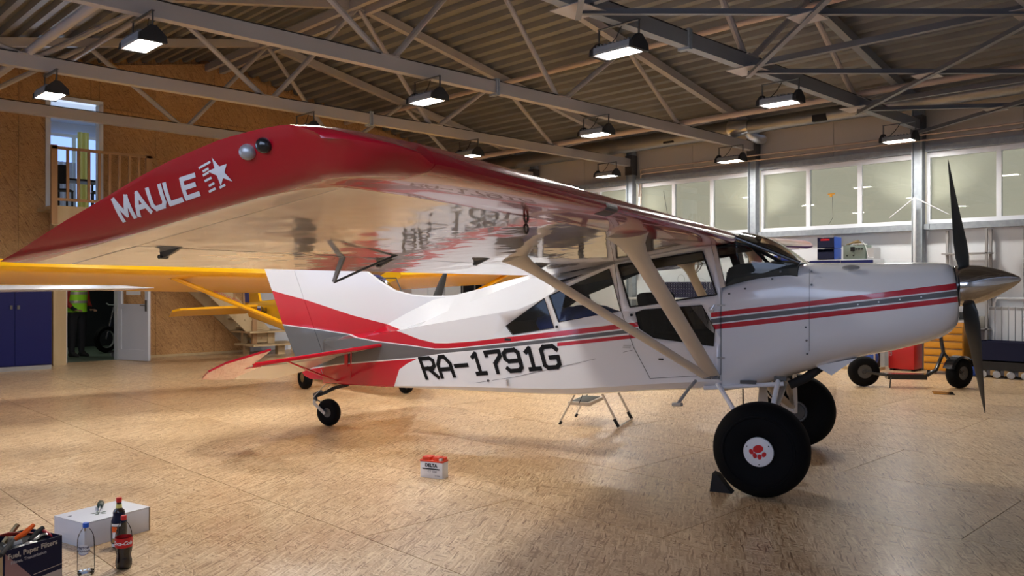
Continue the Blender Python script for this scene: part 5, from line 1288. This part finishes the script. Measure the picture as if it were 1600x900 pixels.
# far corner behind the dip of the fuselage
c1=metal_cab('metal_cabinet','white cabinet in the far corner seen over the fuselage spine',13.95,14.50,16.8,17.3,1.95,'-y',M['panel'],1)
metal_cab('metal_cabinet','pale grey cabinet with wire hooks in the far corner',12.85,13.90,16.8,17.3,1.95,'-y',M['card'],2)
bg=empty('glazed_partition',(15.0,17.05,0),0,'black glazed partition with grey bars in the far corner','partition'); boxo('dark_glazing',M['blackgloss'],bg,-.48,.48,0,.03,0,2.0)
for x in (-.48,-.25,.2): boxo('glazing_bar',M['steel'],bg,x,x+.03,-.02,0,0,2.0)
for z in (1.5,1.62): boxo('glazing_bar',M['steel'],bg,-.48,.48,-.021,-.001,z,z+.02)
b3=empty('glazed_partition',(15.35,15.9,0),0,'black glazed partition standing along the window wall near the corner','partition'); boxo('dark_glazing',M['blackgloss'],b3,0,.03,-.9,.95,0,2.0)
for y in (-.9,-.3,.3,.92): boxo('glazing_bar',M['steel'],b3,-.02,0,y,y+.03,0,2.0)
# hanging yellow tag and cables on the window
o=ob('hanging_tag',M['yelcab'],None,lambda b:(box(b,15.5,15.51,7.0,7.14,3.235,3.26),box(b,15.5,15.51,7.05,7.10,3.19,3.235))); tag(o,'small amber tag hanging across the three-light window','tag')
o=ob('window_cable',M['darkmetal'],None,lambda b:tube(b,[(15.55,7.07,3.19),(15.55,7.06,2.8),(15.5,7.12,2.66)],.004,5)); tag(o,'thin dark cord hanging from the amber tag','cord')
# ============================================================ SCOOTER, MAT
sc=empty('electric_scooter',(12.62,4.56,0),math.atan2(4.05-5.11,12.95-12.18),'glossy black electric scooter with two fat tyres beyond the propeller','scooter')
SLn=math.hypot(4.05-5.11,12.95-12.18)
for x,lb in ((-SLn/2,'w'),(SLn/2,'w')):
    t_=bpy.data.objects.new('wheel',None); link(t_,sc); t_.location=(x,0,.225); t_.rotation_euler=(0,0,.0 if x<0 else .55)
    R_=Matrix.Rotation(PI/2,4,'X')
    ob('tyre',M['black'],t_,lambda b:lathe(b,[(.10,-.08),(.17,-.09),(.215,-.05),(.225,0),(.215,.05),(.17,.09),(.10,.08)],32,R_,close=True),50)
    ob('wheel_hub',M['darkmetal'],t_,lambda b:lathe(b,[(0,-.085),(.03,-.09),(.04,-.07),(.10,-.07),(.105,.07),(.04,.07),(.03,.09),(0,.085)],24,R_))
    if x>0: ob('mudguard',M['blackgloss'],t_,lambda b:loft(b,[[Vector((r*math.cos(a),y,r*math.sin(a))) for y,r in ((-.10,.225),(-.07,.25),(.07,.25),(.10,.225))] for a in [math.radians(20+k*12) for k in range(13)]],closed=False,caps=False))
ob('deck',M['blackgloss'],sc,lambda b:(box(b,-.36,.22,-.10,.10,.17,.20),box(b,-.34,.20,-.08,.08,.12,.17)))
ob('rear_arm',M['darkmetal'],sc,lambda b:(tube(b,[(-.36,.09,.18),(-SLn/2,.11,.225)],.02,8),tube(b,[(-.36,-.09,.18),(-SLn/2,-.11,.225)],.02,8)))
ob('steering_column',M['blackgloss'],sc,lambda b:(tube(b,[(.22,0,.18),(.34,0,.26),(.44,0,.52),(.36,0,1.05)],.028,10),tube(b,[(.44,0,.52),(SLn/2,.11,.225)],.018,8),tube(b,[(.44,0,.52),(SLn/2,-.11,.225)],.018,8)))
ob('handlebar',M['blackmatte'],sc,lambda b:tube(b,[(.34,-.30,1.04),(.36,0,1.06),(.34,.30,1.04)],.016,8))
ob('kickstand',M['darkmetal'],sc,lambda b:tube(b,[(-.30,-.09,.15),(-.34,-.18,.01)],.010,6))
mt=boxo('floor_plate',M['blackgloss'],None,-.17,.17,-.13,.13,0,.006); mt.location=(12.25,4.0,0); mt.rotation_euler=(0,0,.4); tag(mt,'small glossy black plate lying on the floor by the scooter','plate')
# ============================================================ STEP STOOL, CHOCK
ss=empty('step_ladder',(6.95,5.80,0),0,'small folding step stool with grey treads under the fuselage','step stool')
P1,P2,P3,P4=[Vector(p)-Vector((6.95,5.80,0)) for p in ((6.57,5.99,0),(7.08,6.21,0),(6.84,5.40,0),(7.33,5.60,0))]
ap=[(P1+P3)/2+Vector((0,0,.62)),(P2+P4)/2+Vector((0,0,.62))]
P1u=P1.lerp(ap[0],.93);P3u=P3.lerp(ap[0],.93);P2u=P2.lerp(ap[1],.93);P4u=P4.lerp(ap[1],.93)
for p,q in ((P1,P1u),(P2,P2u)):
    ob('stool_leg',M['cream'],ss,lambda b:tube(b,[p+Vector((0,0,.02)),q],.011,8)); ob('rubber_foot',M['blackmatte'],ss,lambda b:tube(b,[p,p.lerp(q,.06)],.016,8))
ob('stool_frame',M['cream'],ss,lambda b:tube(b,[P3u,P3+Vector((0,0,.02)),P4+Vector((0,0,.02)),P4u],.014,8))
for p,q in ((P3,P3u),(P4,P4u)): ob('rubber_foot',M['blackmatte'],ss,lambda b:tube(b,[p+Vector((0,0,.012)),p.lerp(q,.16)],.018,8))
def tread(z,f0,f1):
    a=P1.lerp(P1u,z/.58); b_=P2.lerp(P2u,z/.58); 
    d=((P3+P4)/2-(P1+P2)/2).normalized()
    return a,b_,d
for z,dp,nm in ((.215,.22,'lower'),(.50,.26,'upper')):
    a,b_,d=tread(z,0,0)
    def f(b):
        v=[a-d*.02,b_-d*.02,b_+d*dp,a+d*dp]; prism(b,[(k,0) for k in range(4)],lambda i,j,e:v[int(i)]+Vector((0,0,e)),-.0,.035)
    ob('tread',M['cream'],ss,f,None)
    ob('tread_mat',M['glare'],ss,lambda b:prism(b,[(k,0) for k in range(4)],lambda i,j,e:[a.lerp(b_,.08),a.lerp(b_,.92),a.lerp(b_,.92)+d*(dp-.03),a.lerp(b_,.08)+d*(dp-.03)][int(i)]+Vector((0,0,e)),.035,.039),None)
for a,b_ in ((P1.lerp(P1u,.40)+Vector((.02,-.10,0)),P3.lerp(P3u,.98)),(P2.lerp(P2u,.40),P4.lerp(P4u,.98))): ob('folding_link',M['blackmatte'],ss,lambda b:bar(b,a,b_,.018,.006),None)
ck=empty('wheel_chock',(5.285,3.235,0),math.radians(-70.34),'black wedge-shaped chock behind the near main tyre','chock')
ob('wedge',M['blackmatte'],ck,lambda b:prism(b,[(-.07,0),(.09,0),(.06,.03),(-.01,.12),(-.05,.135)],lambda x,z,d:(x,d,z),-.05,.05),None)
# ============================================================ FOREGROUND
# battery
bt=empty('battery',(4.02,5.0,0),0,'white battery with a red top standing alone on the floor','battery')
e1=Vector((.12,-.19,0)).normalized(); 
bt.rotation_euler=(0,0,math.atan2(4.89-5.08,4.01-3.94))
bt.location=((3.94+4.01)/2+.05,(5.08+4.89)/2+.03,0)
boxo('case',M['label'],bt,-.10,.10,-.0,.09,0,.125,.003)
boxo('lid',M['plastred'],bt,-.102,.102,-.002,.092,.125,.138,.002)
boxo('lid_block',M['plastred'],bt,-.085,-.015,.006,.084,.138,.163,.004); boxo('lid_block',M['plastred'],bt,.005,.062,.012,.084,.138,.163,.004); boxo('lid_block',M['plastred'],bt,.064,.098,.03,.084,.138,.160,.004)
ob('terminal',M['alu'],bt,lambda b:box(b,.066,.09,.006,.028,.138,.155))
TM=lambda x,z:face((x,-.0012,z),(1,0,0),(0,0,1))
text_obj('brand_lettering','DELTA',.036,M['letter'],bt,TM(-.055,.088),bold=.0014)
boxo('print_bar',M['letter'],bt,-.08,.075,-.002,-.0008,.068,.077)
text_obj('type_lettering','CT 1220',.022,M['cardgrey'],bt,TM(-.03,.046),bold=.0006); text_obj('small_lettering','12V 20Ah',.012,M['cardgrey'],bt,TM(.03,.018))
# white carton
bx=empty('carton',(1.542,5.054,0),math.atan2(.103,.402),'plain white cardboard carton lying behind the bottles','box')
M['carton']=M['card']
boxo('carton_body',M['card'],bx,0,.415,0,.305,0,.138,.002); boxo('carton_lid',M['card'],bx,-.001,.416,-.001,.306,.139,.144,.001)
for x in (.001,.412): ob('corner_slot',M['brass'],bx,lambda b:box(b,x-.003,x+.003,-.0025,-.001,.10 if x<.1 else .0,.141),None)
text_obj('print','SP',.028,M['cardgrey'],bx,face((.03,.20,.1445),(1,.2,0),(0,1,0)))
def fl(b):
    for k in range(5):
        a=2*PI*k/5; c=Vector((.17,.13,.1446)); p=c+Vector((math.cos(a),math.sin(a),0))*.05; q=Vector((-math.sin(a),math.cos(a),0))*.012
        b.faces.new([b.verts.new(v) for v in (c,c.lerp(p,.6)-q,p,c.lerp(p,.6)+q)])
ob('leaf_print',M['radio'],bx,fl,None,recalc=False)
sd=empty('screwdriver',(1.70,5.29,.146),math.radians(-112),'dark green handled screwdriver lying on the white carton','screwdriver')
ob('handle',M['dkgreen'],sd,lambda b:lathe(b,[(0,-.095),(.012,-.093),(.019,-.08),(.02,-.05),(.016,-.03),(.018,-.015),(.012,0),(0,0)],14,Matrix.Translation((0,0,.020))@Matrix.Rotation(PI/2,4,'Y')))
ob('shaft',M['alu'],sd,lambda b:tube(b,[(0,0,.019),(.085,0,.006)],.004,8))
# bottles
def bottle(loc,prof,mats,label,cat='bottle',n=28):
    t=empty('bottle',loc,0,label,cat,None)
    ob('bottle_body',mats,t,lambda b:lathe(b,prof,n),50); return t
def ring(prof,z0,z1,off=.0012,k=1.0):
    """label band hugging a profile"""
    zs=[z0]+[z for r,z in prof if z0<z<z1]+[z1]; T=sorted([(z,r) for r,z in prof if r>0]); return [(interp(T,z)+off,z) for z in zs]
P_=[(0,.004),(.028,.0),(.036,.006),(.040,.02),(.0405,.045),(.036,.062),(.0355,.075),(.041,.10),(.043,.13),(.0425,.165),(.039,.195),(.030,.222),(.018,.243),(.0125,.252),(.012,.262),(0,.262)]
c=bottle((1.584,4.56,0),P_,M['bottleglass'],'half-full cola bottle with a red label and red cap in front')
liq=[(r-.0015 if r>0 else 0,z+.001) for r,z in P_ if z<.15]; liq[0]=(0,.005)
ob('drink',M['cola'],c,lambda b:lathe(b,liq+[(.0415,.150),(0,.150)],28),50)
ob('label_band',M['colared'],c,lambda b:lathe(b,ring(P_,.118,.168),28),50); ob('cap',M['capred'],c,lambda b:lathe(b,[(0,.280),(.0135,.280),(.0145,.277),(.0145,.258),(.0125,.256)],20))
cam2=lambda x,y:math.atan2(0-y,0-x)
def wrap_text(parent,loc,txt,size,z,R,m,ang=0,shear=0,bold=0):
    """text bent round a bottle, facing the camera side"""
    a0=cam2(loc[0],loc[1])+ang
    o=text_obj('label_text',txt,size,m,parent,Matrix.Identity(4),'CENTER',shear,bold,.0003)
    for v in o.data.vertices:
        a=a0+v.co.x/R; r=R+v.co.z+.0006; v.co=Vector((r*math.cos(a),r*math.sin(a),z+v.co.y))
    return o
wrap_text(c,(1.584,4.56),'Coca-Cola',.026,.134,.0445,M['label'],ang=-.25,shear=.35,bold=.0006)
Pw=[(0,.004),(.034,.0),(.040,.008),(.041,.05),(.041,.15),(.040,.185),(.035,.208),(.022,.232),(.0135,.243),(.013,.252),(0,.252)]
w=bottle((1.41,4.60,0),Pw,M['bottleglass'],'clear water bottle with a blue cap and white oval label')
ob('cap',M['capblue'],w,lambda b:lathe(b,[(0,.268),(.014,.268),(.0155,.264),(.0155,.246),(.0135,.244)],20))
def oval(b):
    a0=cam2(1.41,4.60)-.35; R=.0418; cv=None; vs=[]
    for k in range(28):
        t=2*PI*k/28; a=a0+.036*math.cos(t)/R; vs.append(b.verts.new((R*math.cos(a),R*math.sin(a),.14+.026*math.sin(t))))
    # fill by strips
    for k in range(1,14):
        b.faces.new((vs[k-1],vs[k],vs[28-k],vs[(28-k+1)%28])) if k>1 else b.faces.new((vs[0],vs[1],vs[27]))
    b.faces.new((vs[13],vs[14],vs[15]))
ob('oval_label',M['label'],w,oval,None,recalc=False)
wrap_text(w,(1.41,4.60),'СВЯТОЙ',.0145,.143,.0420,M['purple'],ang=-.35,bold=.0004); wrap_text(w,(1.41,4.60),'ИСТОЧНИК',.0125,.128,.0420,M['purple'],ang=-.35,bold=.0004)
ob('label_swoosh',M['flagblue'],w,lambda b:tube(b,[(.0425*math.cos(cam2(1.41,4.6)-.35+x/.0425),.0425*math.sin(cam2(1.41,4.6)-.35+x/.0425),.113+x*x*14) for x in [(-.02+.005*k) for k in range(10)]],.0012,5))
ob('drink',M['water'],w,lambda b:lathe(b,[(0,.006),(.036,.006),(.038,.02),(0,.021)],24),50)
Pd=[(0,.004),(.034,0),(.040,.01),(.042,.05),(.043,.11),(.040,.15),(.031,.178),(.030,.185),(.031,.20),(.029,.21),(.016,.222),(.0135,.245),(.0135,.262),(0,.262)]
d_=bottle((1.695,5.005-.05,0),Pd,M['cola'],'dark glass bottle with a red cap between the carton and the cola bottle')
ob('shoulder_label',M['bindark'],d_,lambda b:lathe(b,ring(Pd,.145,.20),28),50); ob('body_label',M['blackgloss'],d_,lambda b:lathe(b,ring(Pd,.03,.14),28),50)
ob('neck_label',M['curtainy'],d_,lambda b:lathe(b,ring(Pd,.224,.246),24),50)
ob('cap',M['capred'],d_,lambda b:lathe(b,[(0,.282),(.014,.282),(.0155,.278),(.015,.258),(.0135,.256)],20))
def patch(b,a0,a1,z0,z1,R,mi=0):
    n=6; vs=[[b.verts.new((R*math.cos(a0+(a1-a0)*k/n),R*math.sin(a0+(a1-a0)*k/n),z)) for k in range(n+1)] for z in (z0,z1)]
    for k in range(n): b.faces.new((vs[0][k],vs[0][k+1],vs[1][k+1],vs[1][k])).material_index=mi
ca2=cam2(1.695,4.955)
for a,b_,z0,z1,mm in ((-.95,-.25,.09,.125,'orangegrip'),(-.85,-.3,.06,.095,'label'),(-.9,-.35,.035,.058,'brass'),(-1.0,.2,.128,.142,'label'),(-1.0,1.0,.012,.028,'label')):
    ob('label_patch',M[mm],d_,lambda b:patch(b,ca2+a,ca2+b_,z0,z1,.0446),None)
# parts box with tools
pb=empty('parts_box',(.998,4.431,0),math.atan2(.089,.277),'dark printed cardboard box full of tools in the bottom left corner','box')
Lb,Db,Hb=.291,.26,.25
boxo('box_front',M['bindark'],pb,0,Lb,0,.004,0,Hb); boxo('box_back',M['bindark'],pb,0,Lb,Db-.004,Db,0,Hb); boxo('box_side',M['redcloth'] if False else M['brass'],pb,0,.004,.004,Db-.004,0,Hb); boxo('box_side',M['bindark'],pb,Lb-.004,Lb,.004,Db-.004,0,Hb); boxo('box_bottom',M['bindark'],pb,.004,Lb-.004,.004,Db-.004,0,.004)
M['dustypink']=mat('dusty_pink_print',(.30,.17,.17),.5); M['bandgrey']=mat('print_band',(.42,.38,.36),.5)
ob('printed_corner',M['dustypink'],pb,lambda b:prism(b,[(.004,.0),(.14,.0),(.13,.10),(.01,.235)],lambda x,z,d:(x,-d,z),.0005,.0012),None)
ob('printed_band',M['bandgrey'],pb,lambda b:prism(b,[(.145,.0),(.289,.0),(.289,.085),(.145,.075)],lambda x,z,d:(x,-d,z),.0005,.0012),None)
ob('printed_line',M['bandgrey'],pb,lambda b:prism(b,[(.145,.096),(.289,.108),(.289,.111),(.145,.099)],lambda x,z,d:(x,-d,z),.0005,.0012),None)
text_obj('box_lettering','Fuel, Paper Filters',.034,M['silver'],pb,face((.02,-.0015,.205),(1,0,.04),(0,0,1)),bold=.0006)
text_obj('box_lettering','Filtres, Transmission',.021,M['cardgrey'],pb,face((.035,-.0015,.178),(1,0,.04),(0,0,1)),bold=.0003)
def W2(x,y,z): return pb.matrix_world@Vector((x,y,z))
import mathutils
Mb=Matrix.Translation((.998,4.431,0))@Matrix.Rotation(math.atan2(.089,.277),4,'Z')
def tool(name,label,cat,m,pts,r,grp=None,n=10):
    o=ob(name,M[m],None,lambda b:tube(b,[Mb@Vector(p) for p in pts],r,n)); tag(o,label,cat,grp); return o
cu=empty('cable_cutter',(0,0,0),0,'orange-handled cutter sticking out of the parts box','cutter')
ob('grip',M['orangegrip'],cu,lambda b:tube(b,[Mb@Vector(p) for p in ((.11,.10,.262),(.16,.10,.278),(.215,.11,.305))],[.011,.014,.010],10))
ob('grip',M['blackmatte'],cu,lambda b:tube(b,[Mb@Vector(p) for p in ((.10,.09,.258),(.05,.04,.255),(-.02,-.01,.24))],[.012,.014,.012],10))
ob('cutter_head',M['alu'],cu,lambda b:tube(b,[Mb@Vector(p) for p in ((.085,.10,.266),(.12,.10,.264))],[.018,.012],8,flat=.5))
for k in range(6):
    tool('red_lead','bunch of dull red leads looped over the parts box' ,'cable','cablered',[(-.10,.10+.012*k,.262),(.0,.14+.01*k,.288+.004*(k%3)),(.12,.16,.285-.003*k),(.22,.12+.01*k,.262),(.25,.10,.235)],.0032,'dull red leads over the parts box',6)
tool('wrench','brown-handled tool behind the orange grip','tool','brass',[(.12,.2,.23),(.17,.19,.29),(.185,.19,.305)],.012)
tool('brush_handle','black rounded handle at the right rim of the parts box','tool','blackmatte',[(.19,.10,.235),(.24,.12,.262),(.275,.13,.272)],.012)
tool('pliers','black tool lying under the right rim handle','tool','blackgloss',[(.17,.05,.24),(.22,.07,.25),(.262,.09,.245)],.013)
tool('red_probe','red plastic probe hanging at the right side of the box','probe','redcab',[(.27,.12,.262),(.296,.07,.23),(.302,.03,.205)],.008)
tool('socket_tube','grey metal tube among the tools in the box','tool','silver',[(.05,.08,.24),(.12,.05,.252)],.016)
for k,(x,y,m,l) in enumerate(((.10,.04,'alu','crumpled clear bag left in the parts box'),(.16,.035,'silver','crumpled shiny bag right in the parts box'))):
    def f(b):
        bmesh.ops.create_icosphere(b,subdivisions=2,radius=1)
        for v in b.verts: 
            r=random.uniform(.75,1.1); v.co=Mb@Vector((x+v.co.x*.035*r,y+.01+v.co.y*.025*r,.232+v.co.z*.022*r))
    o=ob('crumpled_bag',M[m],None,f,None); tag(o,l,'bag')
o=ob('tool_pile',M['blackmatte'],None,lambda b:[box(b,.01,.28,.01,.25,.005,.22,Mb)],None); tag(o,'dark heap of small parts filling the box','parts')
